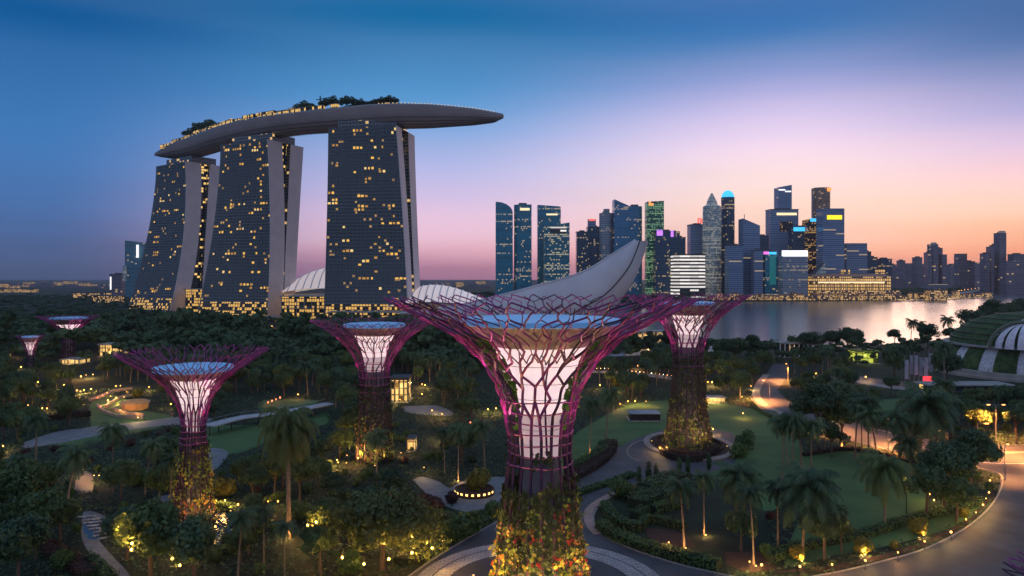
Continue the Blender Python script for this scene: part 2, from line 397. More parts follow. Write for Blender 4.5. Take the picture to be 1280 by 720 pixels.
PATHS = [
    [(30, 553), (70, 540), (120, 533), (185, 526), (225, 521), (264, 523), (264, 533), (225, 531), (186, 534), (130, 543), (80, 553), (32, 560)],
    [(255, 562), (272, 560), (286, 566), (280, 576), (268, 588), (254, 590)],
    [(505, 508), (545, 507), (565, 515), (560, 520), (510, 516)],
    [(516, 600), (528, 596), (548, 602), (562, 610), (575, 603), (600, 598), (640, 598), (648, 625), (612, 641), (580, 640), (548, 628), (530, 614)],
    [(93, 612), (98, 590), (114, 592), (116, 612), (104, 616)],
    [(104, 640), (118, 640), (150, 656), (122, 668), (136, 690), (160, 716), (170, 740), (140, 740), (120, 705), (102, 672)],
    [(192, 622), (220, 618), (222, 628), (196, 632)],
    [(28, 672), (58, 685), (50, 692), (20, 680)],
    [(740, 463), (800, 466), (850, 472), (848, 476), (796, 469), (738, 466)],
    [(1040, 468), (1090, 476), (1150, 482), (1150, 490), (1090, 482), (1038, 472)],
]
sheet('garden_path', PATHS[:4] + PATHS[5:], M['path'], .038, 4); sheet('clay_clearing', [PATHS[4]], M['clay'], .038, 4)
sheet('pond', [[(268, 640), (285, 640), (300, 652), (306, 666), (300, 678), (280, 686), (268, 684)]], M['pool'], .05, 5)
sheet('stream', [[(108, 646), (126, 648), (140, 652), (124, 660), (126, 672), (110, 674), (104, 660)]], M['pool'], .05, 5)
sheet('stream', [[(1048, 466), (1100, 474), (1155, 480), (1160, 487), (1100, 480), (1050, 470)]], M['asphalt'], .05)
sheet('soil', [[(806, 660), (840, 662), (862, 672), (870, 684), (840, 684), (810, 672)], [(905, 690), (950, 690), (975, 712), (935, 716), (908, 706)], [(960, 716), (1040, 706), (1100, 694), (1160, 676), (1212, 648), (1236, 622), (1244, 610), (1243, 622), (1212, 652), (1158, 682), (1098, 700), (1040, 714)]], M['soil'], .036)
struct(strip('far_shore', [(1560, 352), (1330, 355.5), (1262, 360), (1236, 364.5), (1195, 369), (1130, 371.5), (1060, 373), (940, 374), (800, 374.5), (700, 374.5)], 60, 1.6, M['conc'], 0, 3))

# far hills on the horizon
def hill(name, x0, x1, Y, h, seed):
    r = random.Random(seed); n = 40; f = []; b = []; mb = MB(); k1, k2 = r.random() * 6, r.random() * 6
    rings = []
    for i in range(n + 1):
        t = i / n; X = (x0 + (x1 - x0) * t - 640) * Y / F
        z = h * math.sin(PI * t) ** .6 * (.65 + .25 * math.sin(t * 9 + k1) + .12 * math.sin(t * 23 + k2)) + .5
        rings.append([(X, Y - 500, 0), (X, Y - 250, z * .7), (X, Y, z), (X, Y + 500, 0)])
    mb.loft(rings, 0, False, False); return struct(mb.build(name, M['hill'], smooth=True))
M['hill'] = pmat('hill_wood', (.045, .055, .065), 1, scale=.003)
hill('hills', -420, 240, 9000, 26, 1); hill('hills', 380, 700, 7000, 62, 2); hill('hills', 1080, 1500, 9500, 150, 3); hill('hills', 100, 300, 12000, 60, 5)
# evening haze: one even volume round everything that is built
mb = MB(); mb.box((0, 6400, 154.5), (27000, 14200, 311)); hz = struct(mb.build('haze', []), 'thin even evening haze', 'stuff')
hm = bpy.data.materials.new('haze'); hm.use_nodes = True; t_ = hm.node_tree; t_.nodes.clear(); ho = N(t_, 'ShaderNodeOutputMaterial'); pv = N(t_, 'ShaderNodeVolumePrincipled')
pv.inputs['Color'].default_value = (.80, .80, .86, 1); pv.inputs['Density'].default_value = HAZE; pv.inputs['Anisotropy'].default_value = .55; t_.links.new(pv.outputs[0], ho.inputs['Volume']); hz.data.materials.append(hm)
#PART2
# ------------------------------------------------------------------ the three hotel towers
M['mbs_glass'] = facade('tower_glazing', (.026, .046, .058), (.10, .115, .13), (1, .55, .14, 1), .015, 4.15, 3.1, .45, .22, .40, rough=.14, cluster=.30)
M['mbs_wall'] = pmat('tower_end_wall', (.66, .55, .55), .6, scale=.08, var=.1)
M['mbs_rear'] = facade('tower_rear', (.03, .05, .06), (.2, .2, .22), (1, .62, .2, 1), .08, 4.15, 4.25, .7)
M['mbs_atrium'] = facade('atrium_glazing', (.02, .03, .04), (.05, .05, .06), (1, .62, .18, 1), .22, 4.15, 5, 1.0, .1, .25, cluster=.35)
M['lobby'] = facade('lobby_glazing', (.03, .03, .03), (.10, .08, .06), (1, .56, .13, 1), .60, 4.2, 3.0, .85, .2, .24, cluster=.4)
M['win1'] = emat('lit_room', (1, .54, .10, 1), .85); M['win2'] = emat('lit_room_dim', (1, .48, .10, 1), .42); M['win3'] = emat('lit_room_pale', (1, .66, .24, 1), .85)
H_T = 229.0
def hotel_tower(label, px, Y, phi, W, uL, uR, fL, fR, seed, nwin, dA=24):
    t = Vector((math.cos(R(phi)), math.sin(R(phi)), 0)); v = Vector((-t.y, t.x, 0))
    P = Vector(((px - 640) * Y / F, Y, 0))
    ctr = P - t * W / 2 + v * 32
    root = thing('hotel_tower', label, 'skyscraper', ctr)
    r = random.Random(seed)
    def pt(u, vv, z): return P - ctr + t * u + v * vv + Vector((0, 0, z))
    ease = lambda z: (1 - z / H_T)
    nz = 57
    uLz = lambda z: -W - uL * ease(z) ** 1.6
    uRz = lambda z: uR * ease(z) ** 1.1
    vA = lambda z, s: (fL + (fR - fL) * s) * ease(z) ** 1.7 + 5 * (4 * ease(z) * (1 - ease(z))) * s
    def front(s, z, off=0): return pt(uLz(z) + (uRz(z) - uLz(z)) * s, vA(z, s) - off, z)
    zs = [H_T * k / nz for k in range(nz + 1)]
    zs = [min(z, H_T - 2) for z in zs]
    # glazed front, cut by projecting floor slabs
    g = MB(); ns = 10
    for a in range(nz):
        for k in range(ns):
            s0, s1 = k / ns, (k + 1) / ns; z0, z1 = zs[a], zs[a + 1]
            g.face([front(s0, z0), front(s1, z0), front(s1, z1), front(s0, z1)], 0, [(s0 * W, z0), (s1 * W, z0), (s1 * W, z1), (s0 * W, z1)])
    g.build('curtain_wall', M['mbs_glass'], root)
    fl = MB()
    for a in range(2, nz, 1):
        z = zs[a]
        fl.loft([[front(0, z, .5), front(0, z + .55, .5), front(0, z + .55, -.3), front(0, z, -.3)], [front(.5, z, .5), front(.5, z + .55, .5), front(.5, z + .55, -.3), front(.5, z, -.3)], [front(1, z, .5), front(1, z + .55, .5), front(1, z + .55, -.3), front(1, z, -.3)]])
    fl.build('floor_slabs', M['slab'], root)
    for k in range(1, 20):
        mu = MB(); mu.tube([front(k / 20 + .002, zs[a], .35) for a in range(0, nz + 1, 3)], .22, 4); mu.build('mullion_fin', M['slab'], root)
    def leg(name, va, vb, u_in=0):
        m = MB()
        rings = [[pt(uRz(z) - u_in, va(z), z), pt(uRz(z) - u_in, vb(z), z)] for z in zs]
        th = 1.2
        for a in range(nz):
            (a0, a1), (b0, b1) = rings[a], rings[a + 1]
            m.face([a0, a1, b1, b0]); m.face([a1 - t * th, a0 - t * th, b0 - t * th, b1 - t * th])
            m.face([a0 - t * th, a0, b0, b0 - t * th]); m.face([a1, a1 - t * th, b1 - t * th, b1])
        m.face([rings[-1][0], rings[-1][1], rings[-1][1] - t * th, rings[-1][0] - t * th])
        return m.build(name, M['mbs_wall'], root)
    vA0 = lambda z: vA(z, 1) - .8; vA1 = lambda z: vA(z, 1) + dA
    vB0 = lambda z: max(40 - 15 * ease(z), vA1(z) + 1.5); vB1 = lambda z: max(64 - 18 * ease(z) - 3 * ease(z) * (1 - ease(z)), vB0(z) + 4)
    leg('end_wall', vA0, vA1); leg('end_wall', vB0, vB1)
    b = MB()
    for a in range(nz):
        z0, z1 = zs[a], zs[a + 1]
        for f0, f1 in ((vA1, vA1), (vB0, vB0), (vB1, vB1)):
            b.face([pt(uRz(z0) - .05, f0(z0) - .05, z0), pt(uLz(z0), f0(z0) - .05, z0), pt(uLz(z1), f0(z1) - .05, z1), pt(uRz(z1) - .05, f0(z1) - .05, z1)], 0, [(0, z0), (W, z0), (W, z1), (0, z1)])
        b.face([pt(uLz(z0), vB1(z0), z0), front(0, z0), front(0, z1), pt(uLz(z1), vB1(z1), z1)], 0, [(0, z0), (64, z0), (64, z1), (0, z1)])
    b.face([front(0, H_T - 2), front(1, H_T - 2), pt(0, 64, H_T - 2), pt(-W, 64, H_T - 2)], 0, [(0, 0)] * 4)
    b.build('rear_wall', M['mbs_rear'], root)
    at_ = MB()
    for a in range(nz):
        z0, z1 = zs[a], zs[a + 1]
        at_.face([pt(uRz(z0) - 7, vA1(z0), z0), pt(uRz(z0) - 7, vB0(z0), z0), pt(uRz(z1) - 7, vB0(z1), z1), pt(uRz(z1) - 7, vA1(z1), z1)], 0, [(0, z0), (16, z0), (16, z1), (0, z1)])
    at_.build('atrium_glazing', M['mbs_atrium'], root)
    lo = MB()
    for z0 in (3, 7.2, 11.4, 15.6):
        lo.face([front(.02, z0, .7), front(.98, z0, .7), front(.98, z0 + 4.1, .7), front(.02, z0 + 4.1, .7)], 0, [(0, z0), (W, z0), (W, z0 + 4.1), (0, z0 + 4.1)])
    lo.build('lobby_glazing', M['lobby'], root)
    # rooms with the light on: each pane is its own part
    used = set(); nx = 20; cnt = 0
    while cnt < nwin:
        ci, fi = r.randrange(nx), r.randrange(6, nz - 1)
        if r.random() < .25: fi = r.choice([nz - 2, nz - 3, 44, 36, 28, 20, 47])
        run = 1 if r.random() < .66 else r.randint(2, 3)
        for k in range(run):
            c = ci + k
            if (c, fi) in used or c >= nx or cnt >= nwin: continue
            used.add((c, fi)); cnt += 1
            s0, s1 = (c + r.uniform(.1, .3)) / nx, (c + r.uniform(.7, .95)) / nx; z0, z1 = zs[fi] + .7, zs[fi] + r.uniform(2.8, 3.7)
            q = MB(); q.face([front(s0, z0, .16), front(s1, z0, .16), front(s1, z1, .16), front(s0, z1, .16)])
            q.build('lit_window', M[r.choice(('win1', 'win1', 'win2', 'win3', 'win2'))], root)
    nk = MB(); cpt = [pt(-W * .92, 13, H_T - 2), pt(-5, 13, H_T - 2), pt(-6, 54, H_T - 2), pt(-W * .92, 54, H_T - 2)]
    nk.prism([(p.x, p.y) for p in cpt], H_T - 1.9, H_T + 9); nk.build('roof_neck', M['mbs_rear'], root)
    return ctr
M['slab'] = pmat('floor_slab_edge', (.20, .225, .25), .5)
c1_ = hotel_tower('leftmost hotel tower, glass face curving out at its foot, narrowest and farthest of three', 232, 1105, -36, 85, 20, 0, -36, -24, 1, 60)
c2_ = hotel_tower('middle hotel tower with two pale end walls and many yellow lit rooms', 335, 930, -27, 85, 12, 0, -28, 0, 2, 95)
c3_ = hotel_tower('rightmost hotel tower, broad dark glass face seen almost head-on with a slim pale edge', 496, 846, -11, 85, 4, 15, -4, 0, 3, 80, dA=16)
# sky park: one long boat-shaped deck across the three roofs
def skypark():
    root = thing('sky_park', 'long boat-shaped roof deck lying across the three hotel towers with planted lit edge', 'roof deck', (c2_.x, c2_.y, 235))
    P = spline([(-592, 1212, 0), (c1_.x, c1_.y, 0), (c2_.x, c2_.y, 0), (c3_.x, c3_.y, 0), (-98, 868, 0), (-10, 858, 0)], 14)
    n = len(P); L = [0]
    for a, b in zip(P, P[1:]): L.append(L[-1] + (b - a).length)
    st = []
    for i, p in enumerate(P):
        s = L[i] / L[-1]; t = (P[min(i + 1, n - 1)] - P[max(i - 1, 0)]).normalized(); nn = Vector((t.y, -t.x, 0))
        wd = 21 * (max(.04, 1 - ((.16 - s) / .16) ** 2.2) if s < .16 else 1) * (max(.03, 1 - ((s - .74) / .26) ** 2.6) ** .5 if s > .74 else 1)
        zr = lerp_tab([(0, 256), (.12, 263), (.35, 262), (.62, 256), (.78, 254), (.88, 251), (.95, 246), (1, 241)], s)
        dp = lerp_tab([(0, 3), (.06, 14), (.15, 24), (.4, 25), (.62, 22), (.78, 25), (.88, 22), (.95, 15), (.985, 9), (1, 3)], s)
        st.append((p, nn, wd, zr, dp, s))
    Z = lambda z: Vector((0, 0, z))
    h = MB(); d = MB(); rings = []; rd = []
    for p, nn, wd, zr, dp, s in st:
        rings.append([p + nn * (wd * math.cos(PI * k / 12)) + Z(zr - dp * math.sin(PI * k / 12) ** .8) for k in range(13)])
        rd.append([p + nn * (wd * .985) + Z(zr - .4), p - nn * (wd * .985) + Z(zr - .4)])
    h.loft(rings, 0, False, False); h.face(rings[0]); h.face(list(reversed(rings[-1])))
    h.buildw('hull', M['hull'], root, True)
    for k in (2, 3, 4, 5, 6, 7):
        sm = MB(); sm.tube([p + nn * (wd * 1.004 * math.cos(PI * k / 12)) + Z(zr - dp * 1.01 * math.sin(PI * k / 12) ** .8 - .15) for p, nn, wd, zr, dp, s in st[3:-2]], .22, 4); sm.buildw('hull_seam', M['dark'], root)
    d.loft(rd, 0, False, False); d.buildw('deck', M['conc'], root)
    for sgn in (1, -1):
        e = MB(); rr = []
        for p, nn, wd, zr, dp, s in st:
            x = p + nn * (wd * sgn) + Z(zr); y = p + nn * (wd * sgn * .98) + Z(zr)
            rr.append([x, y, y + Z(1.5), x + Z(1.5)])
        e.loft(rr); e.buildw('parapet', M['steel'], root)
    def frame(s):
        for a, b in zip(st, st[1:]):
            if b[5] >= s:
                f = (s - a[5]) / (b[5] - a[5]); return a[0].lerp(b[0], f), a[1], a[2] + (b[2] - a[2]) * f, a[3] + (b[3] - a[3]) * f
        return st[-1][:4]
    r = random.Random(5); s = .06
    while s < .72:                                                  # lit cabins and bars along the near edge
        p, nn, wd, zr = frame(s); ln = r.uniform(9, 22); t = Vector((-nn.y, nn.x, 0))
        hh = r.uniform(4.0, 7.5); ps = p + nn * (wd * r.uniform(.84, .88))
        m = MB(); m.box((ps.x, ps.y, zr + hh / 2), (ln, 5, hh), math.atan2(t.y, t.x)); q = m.buildw('bar_pavilion', M['skybar'], root)
        if r.random() < .7:
            m = MB(); m.box((ps.x, ps.y, zr + hh + .3), (ln + 2, 7, .5), math.atan2(t.y, t.x)); m.buildw('roof', M['conc'], q)
        s += (ln + r.uniform(1, 7)) / L[-1]
    p, nn, wd, zr = frame(.77); t = Vector((-nn.y, nn.x, 0)); m = MB(); rr = []   # low curved roof near the bow
    for i in range(17):
        f = i / 16; c = p + t * ((f - .5) * 78); hgt = 10 - 13 * abs(f - .4) ** 1.3
        rr.append([c + nn * 12 * a + Z(zr + hgt * (1 - .35 * a * a) + bz) for a, bz in ((-1, 0), (-.4, 0), (.4, 0), (1, 0), (1, .7), (.4, .7), (-.4, .7), (-1, .7))])
    m.loft(rr); m.buildw('shell_roof', M['dark'], root)
    for off in (-22, -4, 12, 28):
        m = MB(); c = p + t * off + nn * 4; m.box((c.x, c.y, zr + 2.1), (13, 9, 4), math.atan2(t.y, t.x)); m.buildw('bar_pavilion', M['skybar'], root)
    p, nn, wd, zr = frame(.655); m = MB(); c = p                    # roof crane
    m.tube([(c.x, c.y, zr), (c.x, c.y, zr + 24)], .8, 5); m.tube([(c.x - 5, c.y, zr + 19), (c.x + 14, c.y - 3, zr + 21.5)], .6, 5); m.buildw('roof_crane', M['dark'], root)
    r = random.Random(11)
    for k in range(34):                                             # little lamps along the bow rail
        s = .80 + .19 * k / 34; p, nn, wd, zr = frame(s); c = p + nn * wd * .98
        m = MB(); m.box((c.x, c.y, zr + 1.9), (1.0, 1.0, .9)); m.buildw('rail_lamp', M['win3'], root)
    return frame
M['hull'] = pmat('deck_hull', (.34, .27, .26), .55, scale=.05, var=.12)
M['skybar'] = facade('skybar_glazing', (.03, .03, .03), (.10, .08, .06), (1, .60, .16, 1), .62, 4.5, 3, .85, .15, .2, cluster=.4)
sky_frame = skypark()

# podium, convention halls and their shell roofs
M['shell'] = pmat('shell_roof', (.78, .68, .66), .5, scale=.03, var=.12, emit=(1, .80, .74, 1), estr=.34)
M['shell_d'] = pmat('shell_roof_dark', (.24, .12, .12), .6, scale=.05)
def podium(name, label, px0, px1, ytop, Y, dep, mats=('lobby',)):
    X0, X1 = (px0 - 640) * Y / F, (px1 - 640) * Y / F; h = CH + (HZ - ytop) * Y / F
    root = thing(name, label, 'hall', ((X0 + X1) / 2, Y + dep / 2, 0))
    m = MB(); m.box(((X0 + X1) / 2, Y + dep / 2, h / 2), (X1 - X0, dep, h)); m.buildw('glazed_wall', M['lobby'], root)
    m = MB(); m.box(((X0 + X1) / 2, Y + dep / 2, h + .6), (X1 - X0 + 5, dep + 5, 1.2)); m.buildw('roof_slab', M['conc'], root)
    m = MB(); m.box(((X0 + X1) / 2, Y - 2.2, h * .52), (X1 - X0, 4, .8)); m.buildw('canopy', M['conc'], root)
    n = max(2, int((X1 - X0) / 9))
    for k in range(n + 1):
        m = MB(); x = X0 + (X1 - X0) * k / n; m.box((x, Y - .5, h / 2), (.9, .9, h)); m.buildw('column', M['conc'], root)
    return root
podium('podium', 'yellow lit glass podium between the middle and rightmost hotel towers', 352, 409, 371, 880, 60)
podium('podium', 'yellow lit glass podium between the leftmost and middle hotel towers', 232, 272, 362, 1080, 50)
podium('podium', 'low yellow lit hall at the foot of the middle hotel tower', 300, 345, 397, 845, 16)
podium('podium', 'low yellow lit hall at the foot of the rightmost hotel tower', 412, 506, 391, 812, 20)
def shell(label, cx, Y, wpx, ytop, ybase, dep, mat, ribs=14, skew=0.0):
    X = (cx - 640) * Y / F; hw = wpx / 2 * Y / F; zt = CH + (HZ - ytop) * Y / F; zb = CH + (HZ - ybase) * Y / F
    root = thing('shell_roofed_hall', label, 'hall', (X, Y, 0))
    m = MB(); rr = []; nn = 24
    def S(a, b):
        x = X + hw * a; f = max(0, 1 - abs(a - skew * (1 - a * a)) ** 2.1)
        return Vector((x, Y + dep * b, zb + (zt - zb) * f * (1 - b * b * .75)))
    for i in range(nn + 1): rr.append([S(-1 + 2 * i / nn, -1 + 2 * k / 10) for k in range(11)])
    m.loft(rr, 0, False, False); m.buildw('shell_roof', mat, root, True)
    for i in range(ribs):
        a = -1 + 2 * (i + .5) / ribs; m = MB(); m.tube([S(a, -1 + 2 * k / 10) + Vector((0, -.2, .5)) for k in range(11)], .8, 4); m.buildw('roof_rib', M['white'], root)
    m = MB(); m.prism([(X - hw * .96, Y - dep * .9), (X + hw * .96, Y - dep * .9), (X + hw * .96, Y + dep * .9), (X - hw * .96, Y + dep * .9)], 0, zb + (zt - zb) * .02); m.buildw('hall_wall', M['lobby'], root)
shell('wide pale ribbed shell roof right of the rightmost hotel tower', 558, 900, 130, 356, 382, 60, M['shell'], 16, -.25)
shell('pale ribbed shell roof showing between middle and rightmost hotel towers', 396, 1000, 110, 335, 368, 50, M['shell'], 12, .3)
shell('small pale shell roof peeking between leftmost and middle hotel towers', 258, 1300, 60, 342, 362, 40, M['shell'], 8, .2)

# glass pair beside the leftmost hotel tower
# ------------------------------------------------------------------ skyline
LIT = (1, .66, .26, 1)
G = {}
def fac(k, *a, **kw): G[k] = facade('facade_' + k, *a, **kw)
fac('teal', (0.014, 0.218, 0.332), (0.024, 0.167, 0.230), LIT, 0.040, 4.4, 3.10, 0.37, .1, .3, rough=.1, cluster=.25, rows=.12)
fac('teal_lit', (0.013, 0.205, 0.288), (0.022, 0.168, 0.216), (1, .78, .38, 1), 0.144, 4.4, 3.10, 0.40, .1, .35, cluster=.35, rows=.4)
fac('blue', (0.030, 0.179, 0.336), (0.058, 0.192, 0.312), LIT, 0.040, 4.4, 3.72, 0.31, .12, .3, cluster=.2, rows=.06)
fac('glassy', (.06, .17, .23), (.10, .20, .26), LIT, .01, 4.6, 5, .3, .1, .3, cluster=.1)
fac('green', (0.021, 0.137, 0.091), (0.042, 0.137, 0.091), (.50, .95, .45, 1), 0.272, 4.4, 2.79, 0.34, .12, .4, cluster=.4, rows=.3)
fac('navy', (0.017, 0.050, 0.098), (0.035, 0.080, 0.135), LIT, 0.056, 4.4, 3.10, 0.37, .1, .3, cluster=.3, rows=.05)
fac('grey', (0.137, 0.179, 0.235), (0.314, 0.357, 0.426), LIT, 0.024, 4.4, 3.10, 0.25, .16, .4, cluster=.15, rows=.06)
fac('slate', (0.087, 0.147, 0.255), (0.214, 0.292, 0.433), LIT, .02, 4.6, 30, .35, .01, .45, cluster=.1)
fac('pearl', (0.169, 0.218, 0.227), (0.473, 0.528, 0.528), (1, .82, .5, 1), 0.200, 4.4, 2.48, 0.26, .14, .45, cluster=.25, rows=.3)
fac('stripe', (0.020, 0.025, 0.030), (0.050, 0.050, 0.050), (1, .93, .88, 1), .55, 8, 24, 1.0, .01, .5, cluster=.4, rows=.7)
fac('amber', (0.020, 0.022, 0.028), (0.030, 0.030, 0.035), (1, .55, .18, 1), 0.176, 4.4, 3.10, 0.46, .1, .45, cluster=.5, rows=.3)
fac('bronze', (0.200, 0.120, 0.080), (0.340, 0.220, 0.160), (1, .55, .22, 1), 0.128, 4.4, 3.72, 0.37, .15, .35, cluster=.4)
fac('hotel', (0.100, 0.070, 0.050), (0.400, 0.280, 0.180), (1, .56, .16, 1), .6, 7, 5, 1.0, .35, .35, cluster=.35, rows=.4)
fac('far', (.13, .115, .155), (.17, .15, .19), LIT, .015, 6, 8, .4, .1, .4, cluster=.2)  # distance haze mixed into the pale mauve glass and frame colours
fac('shop', (0.100, 0.070, 0.060), (0.220, 0.160, 0.130), (1, .58, .20, 1), .5, 3.6, 2.4, .95, .3, .35, cluster=.6)
E = {k: emat('glow_' + k, c, s) for k, c, s in (('white', (1, .95, .95, 1), 1.3), ('cyan', (.06, .55, 1, 1), 1.1), ('blue', (.10, .35, 1, 1), 1.0), ('purple', (.62, .22, 1, 1), 1.1), ('magenta', (1, .2, .75, 1), 1.0), ('yellow', (1, .72, .02, 1), 1.3), ('red', (1, .16, .12, 1), 1.1), ('orange', (1, .38, .1, 1), 1.1), ('teal', (.03, .30, .32, 1), .25), ('warm', (1, .72, .4, 1), 1.2))}
M['roofgrey'] = pmat('roof_plant', (.10, .11, .13), .7)
def tower(label, l, r, top, Y=1900, mat='teal', topr=None, dep=34, shape='box', rz=0, extra=(), name='office_tower', plant=True):
    X0, X1 = (l - 640) * Y / F, (r - 640) * Y / F; W_ = X1 - X0; cx, cy = (X0 + X1) / 2, Y + dep / 2
    zl = CH + (HZ - top) * Y / F; zr = zl if topr is None else CH + (HZ - topr) * Y / F; zm = min(zl, zr)
    root = thing(name, label, 'skyscraper' if zm > 90 else 'building', (cx, cy, 0))
    ca, sa = math.cos(R(rz)), math.sin(R(rz)); k = 1 / (abs(ca) + abs(sa) * dep / W_)
    loc = lambda x, y: (cx + x * ca - y * sa, cy + x * sa + y * ca)
    hw, hd = W_ / 2 * k, dep / 2
    zf = lambda x, y: zl + (zr - zl) * max(0, min(1, (x - X0) / W_))
    mt = G[mat]; m = MB()
    if shape == 'box': m.prism([loc(-hw, -hd), loc(hw, -hd), loc(hw, hd), loc(-hw, hd)], 0, zf, 0, 1)
    elif shape in ('round', 'roundl', 'roundr', 'oval'):
        poly = []; q = min(hw, hd) * .8
        for sx, sy, a0 in ((1, -1, -90), (1, 1, 0), (-1, 1, 90), (-1, -1, 180)):
            rr = q if shape in ('round', 'oval') or (shape == 'roundl') == (sx < 0) else .5
            if shape == 'oval': rr = min(hw, hd) * .99
            for j in range(6):
                a = R(a0 + 90 * j / 5); poly.append(loc(sx * (hw - rr) + rr * math.cos(a), sy * (hd - rr) + rr * math.sin(a)))
        m.prism(poly, 0, zf, 0, 1)
    elif shape == 'bullet':
        rings = []
        for t in [0, .3, .6, .75, .82, .87, .89, .92, .95, .98, 1]:
            s = 1.0 if t < .75 else (1 - .03 * (t - .75) / .1 if t <= .87 else .60 - .55 * ((t - .89) / .11) ** 1.5 if t >= .89 else .97)
            s = max(.06, s)
            rings.append([(*loc(hw * s * math.cos(2 * PI * j / 20), hd * s * math.sin(2 * PI * j / 20)), zm * t) for j in range(20)])
        m.loft(rings)
    elif shape == 'wedge': m.prism([loc(-hw, -hd), loc(hw, -hd), loc(hw, hd)], 0, zf, 0, 1)
    elif shape == 'curve':                                        # quarter-round roof line
        rings = [[(*loc(-hw, y), 0), (*loc(-hw, y), zl)] + [(*loc(-hw + 2 * hw * math.sin(a), y), zr + (zl - zr) * math.cos(a)) for a in (R(20), R(40), R(60), R(75), R(90))] + [(*loc(hw, y), 0)] for y in (-hd, hd)]
        a, b = rings
        m.face(a, 0, [(p[0], p[2]) for p in a]); m.face(list(reversed(b)), 0, [(p[0], p[2]) for p in reversed(b)])
        for j in range(len(a)): j2 = (j + 1) % len(a); m.face([a[j2], a[j], b[j], b[j2]], 0, [(0, a[j2][2]), (0, a[j][2]), (dep, b[j][2]), (dep, b[j2][2])])
    m.buildw('shaft', [mt, M['roofgrey']], root)
    if plant and shape in ('box', 'round', 'roundl', 'roundr') and topr is None:
        m = MB(); m.box((cx, cy, zm + 2.4), (W_ * .45 * k, dep * .5, 4.8), R(rz)); m.buildw('roof_plant', M['roofgrey'], root)
        m = MB(); P4 = [loc(-hw * 1.02, -hd * 1.02), loc(hw * 1.02, -hd * 1.02), loc(hw * 1.02, hd * 1.02), loc(-hw * 1.02, hd * 1.02)]
        if shape == 'box':
            for a, b in zip(P4, P4[1:] + P4[:1]): m.tube([(*a, zm + .6), (*b, zm + .6)], .9, 4)
            m.buildw('parapet', M['roofgrey'], root)
    yf = min(loc(-hw, -hd)[1], loc(hw, -hd)[1]) - .8
    for e in extra:
        kind, ex0, ex1, ey0, ey1, em = e[:6]; dd = e[6] if len(e) > 6 else 1.2
        x0, x1 = (ex0 - 640) * yf / F, (ex1 - 640) * yf / F; za, zb = CH + (HZ - ey1) * yf / F, CH + (HZ - ey0) * yf / F
        m = MB(); mm = E[em] if em in E else G[em] if em in G else M[em]
        if kind == 'dome':
            m.lathe([((x1 - x0) / 2 * math.cos(PI / 2 * j / 6) + .01, za + (zb - za) * math.sin(PI / 2 * j / 6)) for j in range(7)], 18, ((x0 + x1) / 2, cy)); 
        elif kind == 'antenna':
            m.tube([((x0 + x1) / 2, cy, za), ((x0 + x1) / 2, cy, zb)], .8, 5)
        elif kind == 'block': m.prism([(x0, yf + 1), (x1, yf + 1), (x1, yf + dd), (x0, yf + dd)], za, zb)
        else: m.box(((x0 + x1) / 2, yf + dd / 2 - .2, (za + zb) / 2), (x1 - x0, dd, zb - za))
        m.buildw({'dome': 'lit_crown', 'antenna': 'antenna', 'block': 'upper_block', 'sign': 'sign', 'band': 'lit_band'}[kind], mm, root)
    return root
tower('glass tower pair member with bright vertical edge beside the leftmost hotel tower', 152, 181, 300, 2000, 'glassy', topr=304, dep=60, shape='wedge' if False else 'box', rz=12, extra=[('band', 170.5, 173, 306, 322, 'white'), ('band', 153.5, 158, 332, 352, 'pearl')])
tower('slim pale glass tower tucked right behind the wide one left of the hotels', 179, 192, 306, 2080, 'glassy', dep=40, extra=[('band', 184.5, 186.5, 308, 345, 'white')])
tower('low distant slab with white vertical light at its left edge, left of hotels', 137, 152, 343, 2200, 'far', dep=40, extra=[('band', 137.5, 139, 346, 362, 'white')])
tower('dark slab glimpsed between the leftmost and middle hotel towers', 262, 271, 298, 2050, 'slate')
tower('leftmost dark blue skyline tower, its roof curving down to the right', 619.5, 641, 252, 1820, 'teal', topr=266, shape='curve', dep=40)
tower('second dark blue skyline tower with rounded left corner and small lit roof slot', 642.5, 664.5, 255.5, 1820, 'teal', shape='roundl', dep=42, extra=[('band', 650, 662, 260, 263, 'warm')])
tower('tall blue slab with slightly sloping roof behind a shorter tower with lit top', 672, 701, 256, 1860, 'teal', topr=258, dep=44, extra=[('band', 683, 697, 267, 269, 'warm')])
tower('blue glass tower with sloping white lit top storeys, in front of taller slab', 680.5, 712, 283, 1780, 'teal_lit', topr=278, dep=40, extra=[('band', 688, 708, 283.5, 291.5, 'stripe')])
tower('short dark block at the left end of the middle skyline cluster', 721, 735, 290, 1840, 'navy', dep=30)
tower('dark tower topped by a small red capped turret left of the petal tip', 734.5, 752, 284, 1860, 'navy', dep=34, extra=[('block', 735, 745, 274, 284, 'slate', 14), ('sign', 736, 744, 273.6, 276, 'red')])
tower('pale steel tower with vertical fins and stepped top', 750, 766.5, 266, 1840, 'grey', dep=32, shape='round', extra=[('block', 755, 762, 261, 266, 'grey', 14)])
tower('broad blue tower rising to a sharp left peak behind the petal', 768, 786, 249, 1820, 'blue', topr=257, dep=40)
tower('broad blue tower with rounded right shoulder just right of the sharp peak', 785, 804, 257.5, 1822, 'blue', shape='roundr', dep=40)
tower('slim tower with green lit floors and small orange roof sign', 809, 830, 252, 1800, 'green', topr=251, dep=34, extra=[('sign', 811, 813.6, 251.6, 257, 'orange'), ('sign', 813.6, 817, 254, 256.8, 'orange')])
tower('dark block with a purple sign on its left roof corner', 819.5, 845, 289, 1760, 'navy', dep=40, extra=[('sign', 821, 828.5, 287.5, 294.5, 'purple'), ('sign', 838.5, 842, 288, 296, 'purple')])
tower('small dark stepped block right of the purple signed one', 844, 857, 297, 1840, 'navy', dep=30, extra=[('block', 846.5, 850, 289, 297, 'navy', 12)])
